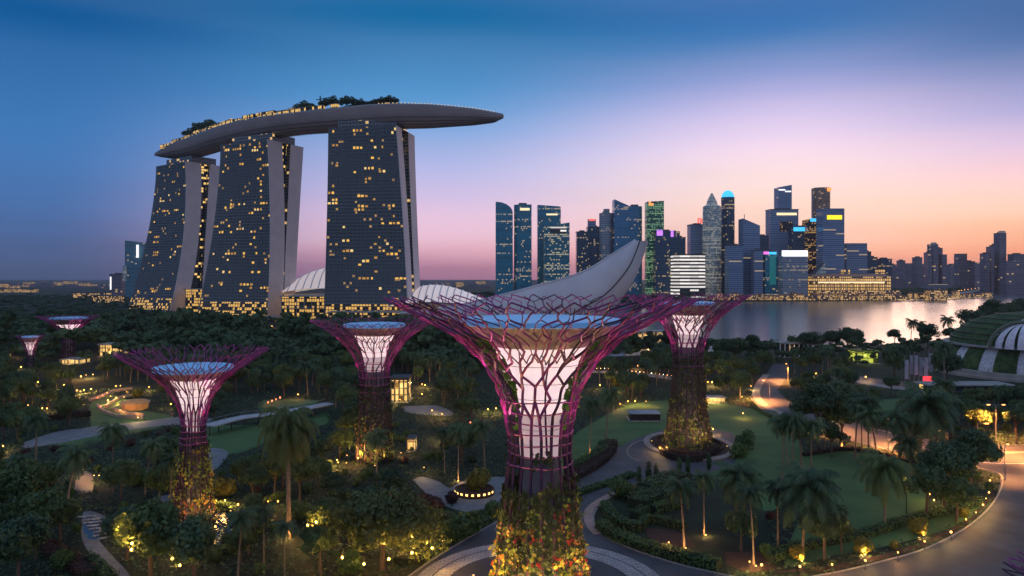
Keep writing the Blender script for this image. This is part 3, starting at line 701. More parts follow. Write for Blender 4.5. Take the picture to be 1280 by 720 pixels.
tower('low wide block banded with bright white horizontal stripes', 843, 884, 318, 1720, 'stripe', topr=317, dep=50, shape='roundr', plant=False)
tower('grey tower with red rooftop letters left of the bullet-shaped tower', 863, 883, 281, 1860, 'slate', dep=34, extra=[('sign', 872, 874, 272.5, 279, 'red'), ('sign', 875, 878.5, 274, 279, 'red'), ('sign', 872, 877, 272.5, 273.8, 'red')])
tower('pale banded tower with stepped bullet-shaped top', 881.5, 904.5, 240, 1800, 'pearl', shape='bullet', dep=46)
tower('dark round tower crowned with a bright cyan dome', 904, 920.5, 246, 1840, 'navy', shape='oval', dep=33, plant=False, extra=[('dome', 904.5, 920, 237, 246, 'cyan')])
tower('low grey ribbed block in front of the cyan domed tower', 911, 929, 307, 1740, 'slate', dep=34)
tower('slate tower with sloping roof and thin antenna', 929, 950, 273, 1780, 'slate', topr=282, dep=38, extra=[('antenna', 933.4, 934, 267, 276, 'dark')])
tower('dark slab tucked right of the antenna tower', 948, 961, 295, 1840, 'navy', dep=30)
tower('low slate block at the foot of the antenna tower', 943, 956, 313, 1730, 'slate', dep=28)
tower('tallest skyline tower, a slim shaft with a bent white light line near its top', 973, 989.8, 234, 1900, 'slate', topr=231, dep=32, extra=[('band', 973.5, 981.5, 236.5, 238, 'white'), ('band', 981.5, 989, 238.5, 240, 'white')])
tower('wide stepped block below the tallest shaft with white top sign', 963, 998, 262, 1860, 'slate', dep=36, extra=[('sign', 971, 996, 266, 269, 'warm'), ('band', 975, 991, 277, 289, 'amber')])
tower('dark block with bright cyan roof band before the tallest shaft', 991, 1010.5, 284, 1800, 'navy', dep=30, extra=[('sign', 992, 1009, 284, 289, 'cyan')])
tower('narrow teal block with magenta and blue lit top edge', 954, 972, 314, 1730, 'teal', dep=34, extra=[('sign', 954.5, 961, 314.5, 318, 'magenta'), ('sign', 961, 970.5, 315, 318, 'cyan'), ('band', 962, 970, 320, 356, 'teal')])
tower('grey louvred tower wearing a wide white lit band at mid height', 978.5, 1010, 320, 1700, 'grey', dep=36, extra=[('band', 978.8, 1009.7, 313, 320.5, 'white', 8)], plant=False)
tower('dark upper block with rows of amber windows and cyan roof sign', 1010, 1029, 274, 1780, 'amber', topr=272, dep=36, extra=[('sign', 1013, 1028, 273, 277, 'cyan')])
tower('bronze octagonal tower with glowing orange top behind the yellow signed slab', 1020, 1041, 234, 1900, 'bronze', shape='round', dep=44, plant=False, extra=[('sign', 1034, 1039, 234.5, 239, 'orange'), ('band', 1023, 1037, 243, 251, 'bronze')])
tower('broad slate slab with glowing yellow name sign under its roof', 1029, 1055.5, 260.5, 1720, 'slate', dep=40, extra=[('sign', 1034, 1052.5, 269, 274.3, 'yellow')], plant=False)
tower('pale sloping wedge block at the foot of the yellow signed slab', 1016, 1032, 346, 1700, 'pearl', topr=328, dep=30)
tower('wide dark slab right of the yellow signed tower', 1058.5, 1084, 304, 1820, 'slate', dep=40, plant=False)
tower('dark stepped block just right of the wide dark slab', 1083, 1089, 315, 1860, 'navy', dep=30); tower('dark low block second right of the wide dark slab', 1088, 1097, 322, 1900, 'navy', dep=30)
tower('small square dark block standing alone over the lit hotel roof end', 1102, 1115, 324, 1900, 'navy', dep=36)
r_ = random.Random(3)
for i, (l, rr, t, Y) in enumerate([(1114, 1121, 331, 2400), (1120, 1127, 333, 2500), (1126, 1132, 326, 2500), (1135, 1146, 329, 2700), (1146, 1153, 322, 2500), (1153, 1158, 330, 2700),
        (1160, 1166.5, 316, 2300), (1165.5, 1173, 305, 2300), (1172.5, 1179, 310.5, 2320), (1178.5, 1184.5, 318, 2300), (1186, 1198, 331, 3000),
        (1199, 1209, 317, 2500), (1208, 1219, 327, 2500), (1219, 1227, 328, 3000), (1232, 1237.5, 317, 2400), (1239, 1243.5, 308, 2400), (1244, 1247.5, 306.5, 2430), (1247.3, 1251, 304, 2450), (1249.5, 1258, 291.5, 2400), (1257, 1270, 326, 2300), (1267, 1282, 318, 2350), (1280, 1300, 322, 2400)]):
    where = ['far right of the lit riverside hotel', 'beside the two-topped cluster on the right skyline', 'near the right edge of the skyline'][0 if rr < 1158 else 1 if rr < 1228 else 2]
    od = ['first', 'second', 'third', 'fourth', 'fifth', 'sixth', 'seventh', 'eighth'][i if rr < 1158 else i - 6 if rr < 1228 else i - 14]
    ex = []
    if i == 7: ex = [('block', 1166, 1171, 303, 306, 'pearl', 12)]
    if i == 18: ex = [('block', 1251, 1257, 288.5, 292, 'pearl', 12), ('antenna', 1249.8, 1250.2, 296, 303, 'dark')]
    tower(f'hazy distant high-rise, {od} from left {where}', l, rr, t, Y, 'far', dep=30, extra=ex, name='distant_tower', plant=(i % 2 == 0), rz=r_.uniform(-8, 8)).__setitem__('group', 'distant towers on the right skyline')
# the lit riverside hotel and waterfront rows
def long_hotel():
    Y = 1690; X = lambda p: (p - 640) * Y / F; Zz = lambda y: CH + (HZ - y) * Y / F
    root = thing('riverside_hotel', 'long low classical hotel glowing gold on the far waterfront', 'building', (X(1066), Y + 30, 0))
    m = MB(); m.prism([(X(1016), Y), (X(1114), Y), (X(1114), Y + 60), (X(1016), Y + 60)], 0, Zz(346), 0, 1); m.buildw('main_block', [G['hotel'], M['roofgrey']], root)
    m = MB(); m.loft([[(X(1015), Y - 2, Zz(346)), (X(1115), Y - 2, Zz(346)), (X(1115), Y + 62, Zz(346)), (X(1015), Y + 62, Zz(346))], [(X(1022), Y + 14, Zz(342)), (X(1108), Y + 14, Zz(342)), (X(1108), Y + 46, Zz(342)), (X(1022), Y + 46, Zz(342))]]); m.buildw('roof', pmat('hotel_roof', (.42, .22, .16), .7), root)
    m = MB(); m.box((X(1064), Y - 1.5, Zz(353)), (X(1104) - X(1022), 3, 3)); m.buildw('lit_cornice', E['warm'], root)
    for p in (1063, 1107):
        m = MB(); m.box((X(p), Y + 25, Zz(341)), (16, 14, 14)); m.buildw('roof_pavilion', G['hotel'], root)
    for k in range(22):
        m = MB(); m.lathe([(1.0, 4), (.8, Zz(354))], 8, (X(1022 + k * 4), Y - 2.4)); m.buildw('column', M['col'], root)
    m = MB(); m.prism([(X(1020), Y - 14), (X(1122), Y - 14), (X(1122), Y - 4), (X(1020), Y - 4)], 0, Zz(363)); m.buildw('arcade', G['shop'], root)
M['col'] = pmat('hotel_column', (.5, .36, .22), .7)
long_hotel()
def roofed_pavilion():
    Y = 1660; X = lambda p: (p - 640) * Y / F; Zz = lambda y: CH + (HZ - y) * Y / F
    root = thing('waterfront_pavilion', 'small waterfront pavilion with glowing flat roof right of the gold hotel', 'pavilion', (X(1170), Y, 0))
    m = MB(); m.box((X(1170), Y, 12), (40, 20, 22)); m.buildw('wall', G['shop'], root)
    m = MB(); m.loft([[(X(1153), Y - 16, Zz(360)), (X(1187), Y - 16, Zz(360)), (X(1187), Y + 16, Zz(360)), (X(1153), Y + 16, Zz(360))], [(X(1158), Y - 8, Zz(355)), (X(1182), Y - 8, Zz(355)), (X(1182), Y + 8, Zz(355)), (X(1158), Y + 8, Zz(355))]]); m.buildw('roof', M['roofgrey'], root)
    m = MB(); m.box((X(1170), Y - 8.6, Zz(356.5)), (44, 1, 3.4)); m.buildw('lit_fascia', E['warm'], root)
roofed_pavilion()
r_ = random.Random(9); ORD = ['first', 'second', 'third', 'fourth', 'fifth', 'sixth', 'seventh', 'eighth', 'ninth', 'tenth', 'eleventh', 'twelfth', 'thirteenth', 'fourteenth', 'fifteenth', 'sixteenth', 'seventeenth', 'eighteenth', 'nineteenth', 'twentieth']
px = 886; k = 0
while px < 1240 and k < 40:                                        # quay-side shophouses
    wpx = r_.uniform(5, 12); Y = 1640 + max(0, px - 1130) * 2.4 + r_.uniform(-5, 5); h = r_.uniform(7, 17); X0, X1 = (px - 640) * Y / F, (px + wpx - 640) * Y / F
    seg = ['below the bullet-shaped tower', 'below the tallest shaft', 'before the gold hotel', 'right of the gold hotel'][0 if px < 950 else 1 if px < 1020 else 2 if px < 1115 else 3]
    root = thing('shophouse', f'warm lit quayside house {seg}, {h:.0f} metre roof, {ORD[k % 20]} along', 'house', ((X0 + X1) / 2, Y, 0), 0, 'lit houses along the far quay')
    m = MB(); m.prism([(X0, Y), (X1, Y), (X1, Y + 14), (X0, Y + 14)], 1.5, h); m.buildw('wall', G['shop'], root)
    m = MB(); m.loft([[(X0 - .5, Y - .8, h), (X1 + .5, Y - .8, h), (X1 + .5, Y + 14.8, h), (X0 - .5, Y + 14.8, h)], [(X0 + 1, Y + 6, h + 3.5), (X1 - 1, Y + 6, h + 3.5), (X1 - 1, Y + 8, h + 3.5), (X0 + 1, Y + 8, h + 3.5)]]); m.buildw('roof', M['shoproof'] if 'shoproof' in M else M.setdefault('shoproof', pmat('tile_roof', (.26, .12, .08), .8)), root)
    root['_seg'] = seg; px += wpx + r_.uniform(.5, 4); k += 1
def relabel(name, make):
    objs = sorted([o for o in C.objects if o.name.split('.')[0] == name and '_seg' in o], key=lambda o: o.location.x / o.location.y)
    seen = {}
    for o in objs:
        s_ = o['_seg']; seen[s_] = seen.get(s_, 0) + 1; o['label'] = make(s_, ORD[min(seen[s_], 20) - 1]); del o['_seg']
relabel('shophouse', lambda s_, n: f'warm lit low quayside house {s_}, {n} from the left')
# road bridge at the right end of the bay
def bridge():
    pts = spline([gp(1196, 371.5), gp(1230, 365), gp(1262, 360.5), gp(1310, 358), gp(1400, 356)], 8)
    root = thing('road_bridge', 'low road bridge with a row of rail lamps at the right end of the bay', 'bridge', (pts[0].x, pts[0].y, 0))
    m = MB(); rr = []
    for i, p in enumerate(pts):
        t = (pts[min(i + 1, len(pts) - 1)] - pts[max(i - 1, 0)]).normalized(); nn = Vector((-t.y, t.x, 0)) * 10
        rr.append([p + nn + Vector((0, 0, 7)), p - nn + Vector((0, 0, 7)), p - nn + Vector((0, 0, 10)), p + nn + Vector((0, 0, 10))])
    m.loft(rr); m.buildw('deck', M['conc'], root)
    for i in range(0, len(pts), 2):
        m = MB(); m.box((pts[i].x, pts[i].y, 3.5), (4, 12, 7)); m.buildw('pier', M['conc'], root)
    for i in range(len(pts)):
        m = MB(); p = pts[i]; m.tube([(p.x, p.y - 9, 10), (p.x, p.y - 9, 17)], .25, 4); m.ball((p.x, p.y - 9, 17.5), .9, 6, 4, 1); m.buildw('rail_lamp', [M['dark'], M['bulbo']], root)
bridge()
# distant lit blocks on the left horizon
for i in range(34):
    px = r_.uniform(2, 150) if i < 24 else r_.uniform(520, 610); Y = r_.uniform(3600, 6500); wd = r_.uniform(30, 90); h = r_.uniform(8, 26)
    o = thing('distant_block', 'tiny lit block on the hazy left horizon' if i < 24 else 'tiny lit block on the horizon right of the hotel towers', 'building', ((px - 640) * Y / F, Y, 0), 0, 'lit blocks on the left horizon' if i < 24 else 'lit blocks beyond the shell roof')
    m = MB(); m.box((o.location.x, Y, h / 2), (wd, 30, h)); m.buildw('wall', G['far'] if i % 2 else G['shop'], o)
for i, (a, b, y0, Y) in enumerate([(2, 45, 361.5, 2600), (95, 135, 366, 1750), (120, 150, 370, 1500)]):
    X0, X1 = (a - 640) * Y / F, (b - 640) * Y / F; h = CH + (HZ - y0) * Y / F
    o = thing('lit_depot', ['long orange lit low shed at the left edge near the horizon', 'long yellow lit shed left of the glass tower pair', 'short yellow lit hall right below the glass tower pair'][i], 'shed', ((X0 + X1) / 2, Y, 0))
    m = MB(); m.box(((X0 + X1) / 2, Y, h / 2), (X1 - X0, 30, h)); m.buildw('wall', G['shop'], o)
    m = MB(); m.box(((X0 + X1) / 2, Y, h + 1), (X1 - X0 + 6, 36, 2)); m.buildw('roof', M['roofgrey'], o)
# ------------------------------------------------------------------ the grey petal shell behind the big tree
def petal():
    Y = 430; A = lambda x, y, d=0: at(x, y, Y + d)
    root = thing('petal_museum', 'huge pale grey petal-shaped shell rising to a point behind the biggest supertree', 'museum', ((690 - 640) * Y / F, Y + 20, 0))
    U = spline([A(500, 392), A(565, 383), A(618, 371), A(672, 357), A(728, 340), A(770, 315), A(794, 300)], 5)
    K = spline([A(499, 391), A(570, 404), A(640, 412), A(705, 412), A(755, 396), A(788, 352), A(801, 301)], 5)
    B = spline([A(502, 393, 2), A(575, 391, 34), A(640, 382, 52), A(705, 365, 58), A(762, 345, 46), A(794, 318, 26), A(802, 303, 5)], 5)
    K2 = [k + Vector((4, 26 * math.sin(PI * i / (len(K) - 1)), 0)) for i, k in enumerate(K)]
    m = MB(); ins = MB(); rr = []; ri = []
    for u, k, b, k2 in zip(U, K, B, K2):
        mid1 = (u + k) / 2 + Vector((-2, -6 * min(1, (u - k).length / 20), 0)); mid2 = (b + k2) / 2 + Vector((3, 5, 0))
        rr.append([u, mid1, k, k2, mid2, b]); ri.append([u, (u + b) / 2 - Vector((0, 0, .45 * (b - u).length)) * .5, b])
    m.loft(rr, 0, False, False); m.buildw('outer_shell', M['petal'], root, True)
    ins.loft(ri, 0, False, False); ins.buildw('inner_face', M['petal'], root)
    for f in (.62,):
        s = MB(); s.tube([U[i].lerp(K[i], f) + Vector((.3, -3.2 - 3.0 * min(1, (U[i] - K[i]).length / 20) * (1 - abs(f - .5)), 0)) for i in range(18, len(U))], .35, 4); s.buildw('panel_seam', M['dark'], root)
    s = MB(); s.tube([u + Vector((0, -.1, .1)) for u in U], .5, 5); s.buildw('rim', M['petal'], root)
    s = MB(); s.lathe([(16, 0), (13, 8), (15, 18), (24, 28)], 20, ((660 - 640) * Y / F, Y + 16)); s.buildw('base', M['petal'], root)
M['petal'] = pmat('petal_panel', (.60, .60, .66), .55, scale=.06, var=.12)
petal()

# ------------------------------------------------------------------ planted domes at the right edge
def dome():
    cx, cy = 287.0, 392.0
    root = thing('domed_conservatory', 'planted green dome banded with pale panels at the right edge', 'conservatory', (cx, cy, 0))
    lowp = [(52, 0), (51.2, 5), (48.5, 10.5), (45.5, 14.6)]
    n = 18
    for k in range(n):
        a0, a1 = 2 * PI * k / n + .35, 2 * PI * (k + 1) / n + .35
        white = k % 2 == 0; mid = a0 + (a1 - a0) * .42
        m = MB(); m.lathe(lowp, 5, (cx, cy), 0, a0, mid); m.buildw('glazed_panel', M['dpanel'], root)
        m = MB(); m.lathe([(r + .5, z) for r, z in lowp], 6, (cx, cy), 0, mid, a1); m.buildw('planted_panel', M['dgreen'], root)
    m = MB(); m.lathe([(45, 14.4), (48.5, 14.4), (48.5, 15.3), (45, 15.3)], 60, (cx, cy)); m.buildw('ledge', M['conc'], root)
    m = MB(); m.lathe([(45.5, 15.3), (43.5, 19), (39.5, 23.5), (33, 27.5), (23, 30.5), (11, 32), (.1, 32.5)], 60, (cx, cy)); m.buildw('upper_dome', M['dgreen'], root, True)
    for r, z in ((44, 18.3), (41.8, 21.2), (38.8, 24), (35, 26.5), (29.5, 28.8), (23, 30.6)):
        m = MB(); m.lathe([(r + .1, z - .2), (r + .7, z - .2), (r + .7, z + .3), (r + .1, z + .3)], 60, (cx, cy)); m.buildw('terrace_edge', M['dedge'], root)
    m = MB(); m.tube([(cx - 46 * math.cos(t) * .97, cy - 20 - 2 * t, 15.3 + 17 * math.sin(t)) for t in [PI / 2 * k / 14 for k in range(15)]], .7, 6); m.buildw('arch_rib', M['dpanel'], root)
    gx, gy = 257, 366
    for k in range(9):
        a0, a1 = PI + PI * k / 9 + .06, PI + PI * (k + 1) / 9 - .03
        m = MB(); m.lathe([(16 * math.cos(t) + .01, 15.3 + 12 * math.sin(t)) for t in [PI / 2 * j / 7 for j in range(8)]], 4, (gx, gy), 0, a0, a1); m.buildw('skylight_panel', M['dsky'], root)
    m = MB(); m.tube([(gx - 16.8 * math.cos(t), gy + 2, 15 + 13 * math.sin(t)) for t in [PI * k / 20 for k in range(21)]], .9, 6); m.buildw('arch_rib', M['dedge'], root)
    for r, z, h in ((57, 0, 3.2), (60, 0, 1.2)):
        m = MB(); m.lathe([(r, z), (r, z + h), (r - 3, z + h), (r - 3, z)], 60, (cx, cy)); m.buildw('base_wall', M['conc'], root)
M['dpanel'] = pavemat('dome_panel', (.62, .62, .68), (.54, .55, .62), 3.0, (.2, .2, .22))
M['dgreen'] = pmat('dome_planting', (.06, .11, .035), .9, scale=.35, col2=(.022, .045, .018), bump=.6, detail=8)
M['dedge'] = pmat('terrace_edge', (.14, .15, .11), .7)
M['dsky'] = pmat('skylight', (.66, .60, .68), .35, spec=.6)
dome()

# ------------------------------------------------------------------ supertrees
M['rib'] = pmat('magenta_steel', (.32, .045, .21), .45, spec=.4, scale=.25, col2=(.17, .03, .13))
M['rib_d'] = pmat('plum_steel', (.07, .022, .06), .45, spec=.4, scale=.25)
M['hoop'] = pmat('pink_hoop_steel', (.45, .09, .26), .45)
M['core'] = pmat('core_concrete', (.24, .21, .22), .8, scale=.4)
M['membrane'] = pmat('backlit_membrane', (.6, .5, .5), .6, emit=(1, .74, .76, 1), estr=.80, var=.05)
M['membrane_l'] = pmat('dim_membrane', (.5, .42, .43), .6, emit=(1, .70, .74, 1), estr=.36, var=.08)  # weaker emission imitates the backlight fading towards the funnel's lower end
M['soffit'] = pmat('canopy_soffit', (.42, .34, .33), .7, scale=.1)
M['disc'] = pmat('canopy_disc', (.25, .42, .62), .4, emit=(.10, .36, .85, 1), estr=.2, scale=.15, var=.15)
M['seam'] = pmat('membrane_seam', (.42, .26, .29), .6)
M['moss'] = leafmat('trunk_planting', (.022, .036, .014), (.075, .09, .028), .15)
M['fl_y'] = leafmat('flower_yellow', (.30, .24, .03), (.52, .40, .05), .15)
M['fl_o'] = leafmat('flower_orange', (.50, .10, .03), (.62, .22, .05), .15)
M['fl_r'] = leafmat('flower_red', (.40, .02, .02), (.58, .06, .04), .15)
M['fl_g'] = leafmat('flower_lime', (.16, .22, .03), (.30, .34, .06), .15)
M['vine'] = leafmat('vine_green', (.10, .20, .03), (.20, .36, .06), .2)
def quads(mb, P, Nn, size, rng, asp=1.0, mat=0):
    """many small leaf faces: centres P (n,3), facing Nn roughly"""
    n = len(P); A = rng.normal(size=(n, 3)); Nn = Nn + rng.normal(size=(n, 3)) * .45
    Nn /= np.linalg.norm(Nn, axis=1)[:, None] + 1e-9
    T = np.cross(Nn, A); T /= np.linalg.norm(T, axis=1)[:, None] + 1e-9; B = np.cross(Nn, T)
    s = (size * rng.uniform(.6, 1.3, n))[:, None] * .5
    i0 = len(mb.V); Q = np.stack([P - T * s - B * s * asp * .6, P + T * s * .8 - B * s * asp, P + T * s + B * s * asp * .7, P - T * s * .7 + B * s * asp], 1).reshape(-1, 3)
    mb.V += [tuple(q) for q in Q.tolist()]
    mb.Fc += [(i0 + 4 * k, i0 + 4 * k + 1, i0 + 4 * k + 2, i0 + 4 * k + 3) for k in range(n)]; mb.M += [mat] * n; mb.U += [(0, 0), (1, 0), (1, 1), (0, 1)] * n
def supertree(label, cx, cy, prof, neck, NB, disc, seed, hoops, planting, lights=True, detail=1.0, branch_r=.26, zflow=None, mem=None):
    """prof: (radius, height) of the steel skin from ground to rim; neck = height where the skin starts to flare"""
    root = thing('supertree', label, 'supertree', (cx, cy, 0)); r = random.Random(seed); rng = np.random.default_rng(seed)
    L = [0]
    for a, b in zip(prof, prof[1:]): L.append(L[-1] + math.dist(a, b))
    rt = [(l, p[0]) for l, p in zip(L, prof)]; zt = [(l, p[1]) for l, p in zip(L, prof)]
    rz = [(p[1], p[0]) for p in prof]
    ln = lerp_tab([(p[1], l) for l, p in zip(L, prof)], neck)
    def pos(s, a, out=0.0):
        q = lerp_tab(rt, s) + out
        return Vector((q * math.cos(a), q * math.sin(a), lerp_tab(zt, s)))
    Lm = L[-1]
    # concrete core, lit membrane funnel, soffit, roof disc
    rc = lerp_tab(rz, neck) * .62
    m = MB(); m.lathe([(rc * 1.15, 0), (rc, neck * .6), (rc, neck)], 24); m.build('core', M['core'], root, True)
    (rd, zd, rs, zs_, zm) = disc      # disc radius, disc height, soffit foot radius, soffit foot height, membrane bottom height
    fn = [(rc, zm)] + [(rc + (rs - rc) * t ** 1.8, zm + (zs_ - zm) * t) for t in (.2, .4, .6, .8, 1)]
    if zm > neck:
        m = MB(); m.lathe([(rc, neck), (rc, zm)], 24); m.build('core', M['core'], root, True)
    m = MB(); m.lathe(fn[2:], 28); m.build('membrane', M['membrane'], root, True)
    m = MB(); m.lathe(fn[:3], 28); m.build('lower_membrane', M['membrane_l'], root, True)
    m = MB()
    for t in (.12, .26, .4, .54, .68, .84):
        q = rc + (rs - rc) * t ** 1.8 + .03; z = zm + (zs_ - zm) * t; m.lathe([(q, z - .05), (q + .04, z), (q + .03, z + .05)], 28)
    m.build('membrane_seams', M['seam'], root)
    m = MB(); m.lathe([(rs, zs_), (rs + (rd - rs) * .35, zs_ + (zd - zs_) * .25), (rs + (rd - rs) * .8, zs_ + (zd - zs_) * .72), (rd, zd - .5)], 36); m.build('soffit', M['soffit'], root, True)
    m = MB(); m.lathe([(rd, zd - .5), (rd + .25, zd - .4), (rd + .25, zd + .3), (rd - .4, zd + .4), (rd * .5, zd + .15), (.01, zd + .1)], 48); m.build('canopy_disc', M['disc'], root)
    # steel branches: straight on the trunk, then forking like a honeycomb to the rim
    da = 2 * PI / NB; levels = 12 if detail > .9 else 10 if detail > .65 else 6
    ss = [ln + (Lm - ln) * (k / levels) ** .92 for k in range(levels + 1)]
    fork_at = levels // 3
    jit = {}
    def node(k, i, M_):
        key = (k, i % M_, M_)
        if key not in jit: jit[key] = (r.uniform(-.22, .22), r.uniform(-.3, .3))
        ja, js = jit[key]; step = 2 * PI / M_
        s = ss[k] + (js * (ss[min(k + 1, levels)] - ss[max(k - 1, 0)]) * .4 if 0 < k < levels else (js * .5 if k == levels else 0))
        return min(s, Lm * 1.0), step * (i + (.5 if (k // 2) % 2 else 0)) + ja * step * (0 if k == 0 else 1)
    def seg(mb, a, b, w0, w1, off=0.0):
        (s0, a0), (s1, a1) = a, b
        if a1 - a0 > PI: a1 -= 2 * PI
        if a0 - a1 > PI: a1 += 2 * PI
        n = 4; wob = r.uniform(-.012, .012); lo = r.uniform(-.25, .35); bo = off
        pts = [pos(s0 + (s1 - s0) * t / n, a0 + (a1 - a0) * t / n + wob * math.sin(PI * t / n), lo * math.sin(PI * t / n) + bo) for t in range(n + 1)]
        mb.tube(pts, [w0 + (w1 - w0) * t / n for t in range(n + 1)], 5)
    for i in range(NB):
        mb = MB()
        tr = [pos(ln * t / 8, da * i) for t in range(9)]
        mb.tube(tr, branch_r, 5, 1)
        sub = [i]; M_ = NB
        for k in range(levels):
            w0 = branch_r * (1 - .55 * k / levels); w1 = branch_r * (1 - .55 * (k + 1) / levels)
            if k == fork_at:
                nxt = []
                for j in sub:
                    for dj in (0, 1): seg(mb, node(k, j, M_), node(k + 1, 2 * j + dj, M_ * 2), w0, w1)
                    nxt += [2 * j, 2 * j + 1]
                sub = nxt; M_ *= 2; continue
            for j in sub:
                a = node(k, j, M_)
                sw = ((k // 2) % 2) != (((k + 1) // 2) % 2)
                if not sw:
                    seg(mb, a, node(k + 1, j, M_), w0, w1)
                else:
                    up = ((k + 1) // 2) % 2
                    t1, t2 = (j, j - 1) if up else (j, j + 1)
                    seg(mb, a, node(k + 1, t1, M_), w0, w1)
                    if r.random() < (.92 if k >= levels - 2 else .74): seg(mb, a, node(k + 1, t2, M_), w0, w1)
                    elif r.random() < .5 and k < levels - 1: seg(mb, a, node(k + 2 if k + 2 <= levels else k + 1, t1, M_), w0 * .8, w1 * .8)
        mb.build('branch', [M['rib'] if i % 4 else M['rib_d'], M['rib_d']], root)
    # a second, finer net just inside the first, from the flare outwards
    MI = NB * 2; k0 = fork_at + 1; sh = PI / MI
    for i in range(MI):
        mb = MB()
        for k in range(k0, levels):
            a = node(k, i, MI); a = (a[0] - .6, a[1] + sh); sw = ((k // 2) % 2) != (((k + 1) // 2) % 2); up = ((k + 1) // 2) % 2; w_ = branch_r * (.5 - .2 * k / levels)
            for t in ((i, i - 1) if up else (i, i + 1)) if sw else (i,):
                if sw == 0 or r.random() < .86:
                    b = node(k + 1, t, MI); seg(mb, a, (b[0] - .6, b[1] + sh), w_, w_ * .92, -.7)
        mb.build('inner_branch', M['rib'] if i % 3 else M['rib_d'], root)
    # an inner cage of thinner plum branches between membrane and skin
    for i in range(0, NB, 3):
        a = da * (i + .5); mb = MB(); z0 = neck * .8; pts = []
        for t in range(9):
            f = t / 8; s = ln * .9 + (Lm * .97 - ln * .9) * f; q = pos(s, a + .05 * math.sin(f * 7 + i)); k_ = 1 - .28 * math.sin(PI * min(1, f * 1.1)) * .6
            pts.append(Vector((q.x * k_, q.y * k_, q.z + .9 * f * (1 - f) * 2)))
        mb.tube(pts, [branch_r * (.62 - .3 * t / 8) for t in range(9)], 4); mb.build('inner_branch', M['rib_d'], root)
    for z in hoops:
        q = lerp_tab(rz, z) + .12; mb = MB(); n = 36
        mb.loft([[Vector(((q + .13 * math.cos(b)) * math.cos(2 * PI * k / n), (q + .13 * math.cos(b)) * math.sin(2 * PI * k / n), z + .12 * math.sin(b) + .12 * math.sin(3 * 2 * PI * k / n + z))) for b in (0, PI / 2, PI, 3 * PI / 2)] for k in range(n)] + [[Vector(((q + .13 * math.cos(b)) , 0, z + .12 * math.sin(b) + .12 * math.sin(z))) for b in (0, PI / 2, PI, 3 * PI / 2)]], 0, False)
        mb.build('hoop', M['hoop'], root)
    # planting on the trunk
    if planting:
        for part, mat, n, z0, z1, size, clump, pw in planting:
            mb = MB(); P = []
            if clump:
                for _ in range(clump):
                    z = z0 + (z1 - z0) * rng.random() ** pw; a = rng.uniform(0, 2 * PI); c = np.array([lerp_tab(rz, z) * math.cos(a), lerp_tab(rz, z) * math.sin(a), z])
                    P.append(c * np.array([1.03, 1.03, 1]) + rng.normal(size=(n // clump, 3)) * size * .95)
                P = np.concatenate(P)
            else:
                z = z0 + (z1 - z0) * rng.random(n) ** pw; a = rng.uniform(0, 2 * PI, n)
                q = np.array([lerp_tab(rz, x) for x in z]) + rng.uniform(-.4, .55, n); P = np.stack([q * np.cos(a), q * np.sin(a), z], 1)
            Nn = np.stack([P[:, 0], P[:, 1], np.full(len(P), .3)], 1); Nn /= np.linalg.norm(Nn, axis=1)[:, None]
            quads(mb, P, Nn, np.full(len(P), size), rng, 1.0); mb.build(part, mat, root)
    for (a, s0, s1, n) in (zflow or []):                           # green vines climbing the inside of the flare
        mb = MB(); t = rng.random(n); P = np.array([tuple(pos(ln + (Lm - ln) * (s0 + (s1 - s0) * x), a + rng.normal() * .035, -.35 + rng.normal() * .25)) for x in t])
        Nn = np.stack([P[:, 0], P[:, 1], np.zeros(n)], 1); Nn /= np.linalg.norm(Nn, axis=1)[:, None]
        quads(mb, P, Nn, np.full(n, .75), rng); mb.build('vine', M['vine'], root)
    if lights:
        k = lerp_tab(rz, neck)
        for a in (R(0), R(32), R(-26), R(148), R(180), R(206), R(90)):                                          # magenta floods clamped round the neck
            p = pos(ln, a, .9 + k * .1); spot(p, (math.cos(a) * .45, math.sin(a) * .45, 1), lights * 6.5, (1, .12, .50), 100, .3, root, 'branch_flood')
            p = pos(ln + (Lm - ln) * .30, a, 1.2); spot(p, (math.cos(a) * 1.0, math.sin(a) * 1.0, .75), lights * 3.2, (.9, .12, .58), 120, .3, root, 'branch_flood')
    return root
PF0 = [(7.3, 0), (6.7, 6), (6.0, 12), (5.4, 18), (4.9, 22), (5.1, 25), (5.7, 29), (7.0, 33.2), (9.5, 37), (13.6, 40.8), (18.2, 43.4), (22.4, 45.4), (24.9, 46.9)]
supertree('biggest and nearest supertree, centre of the view, magenta branches and flower-clad trunk', T0.x, T0.y, PF0, 25, 20, (12.6, 43.2, 7.7, 39.2, 21.5), 1,
    [20.5, 22.2, 23.9, 25.6, 27.3, 29.0, 30.8],
    [('planting', M['moss'], 4200, .3, 17, .7, 0, 1.0), ('vine', M['moss'], 420, 13, 23, .6, 20, 1.0), ('flower_patch', M['fl_y'], 1500, .3, 11, .5, 150, 1.6), ('lime_foliage', M['fl_g'], 1100, .3, 17, .5, 100, 1.5), ('flower_patch', M['fl_o'], 640, .3, 12, .45, 60, 1.2), ('flower_patch', M['fl_r'], 560, .5, 15, .42, 54, 1.0)],
    520, 1.0, .27, [(R(-90 - 42), .05, .62, 170), (R(-90 + 42), .05, .62, 170), (R(-10), .05, .55, 110), (R(190), .05, .55, 110)])
PFR = [(7.2, 0), (6.4, 4), (5.5, 10), (4.7, 18), (4.2, 26), (4.5, 29), (5.4, 32), (7.0, 35.5), (9.5, 38.6), (13, 41.6), (16.3, 43.8), (18.2, 45.2)]
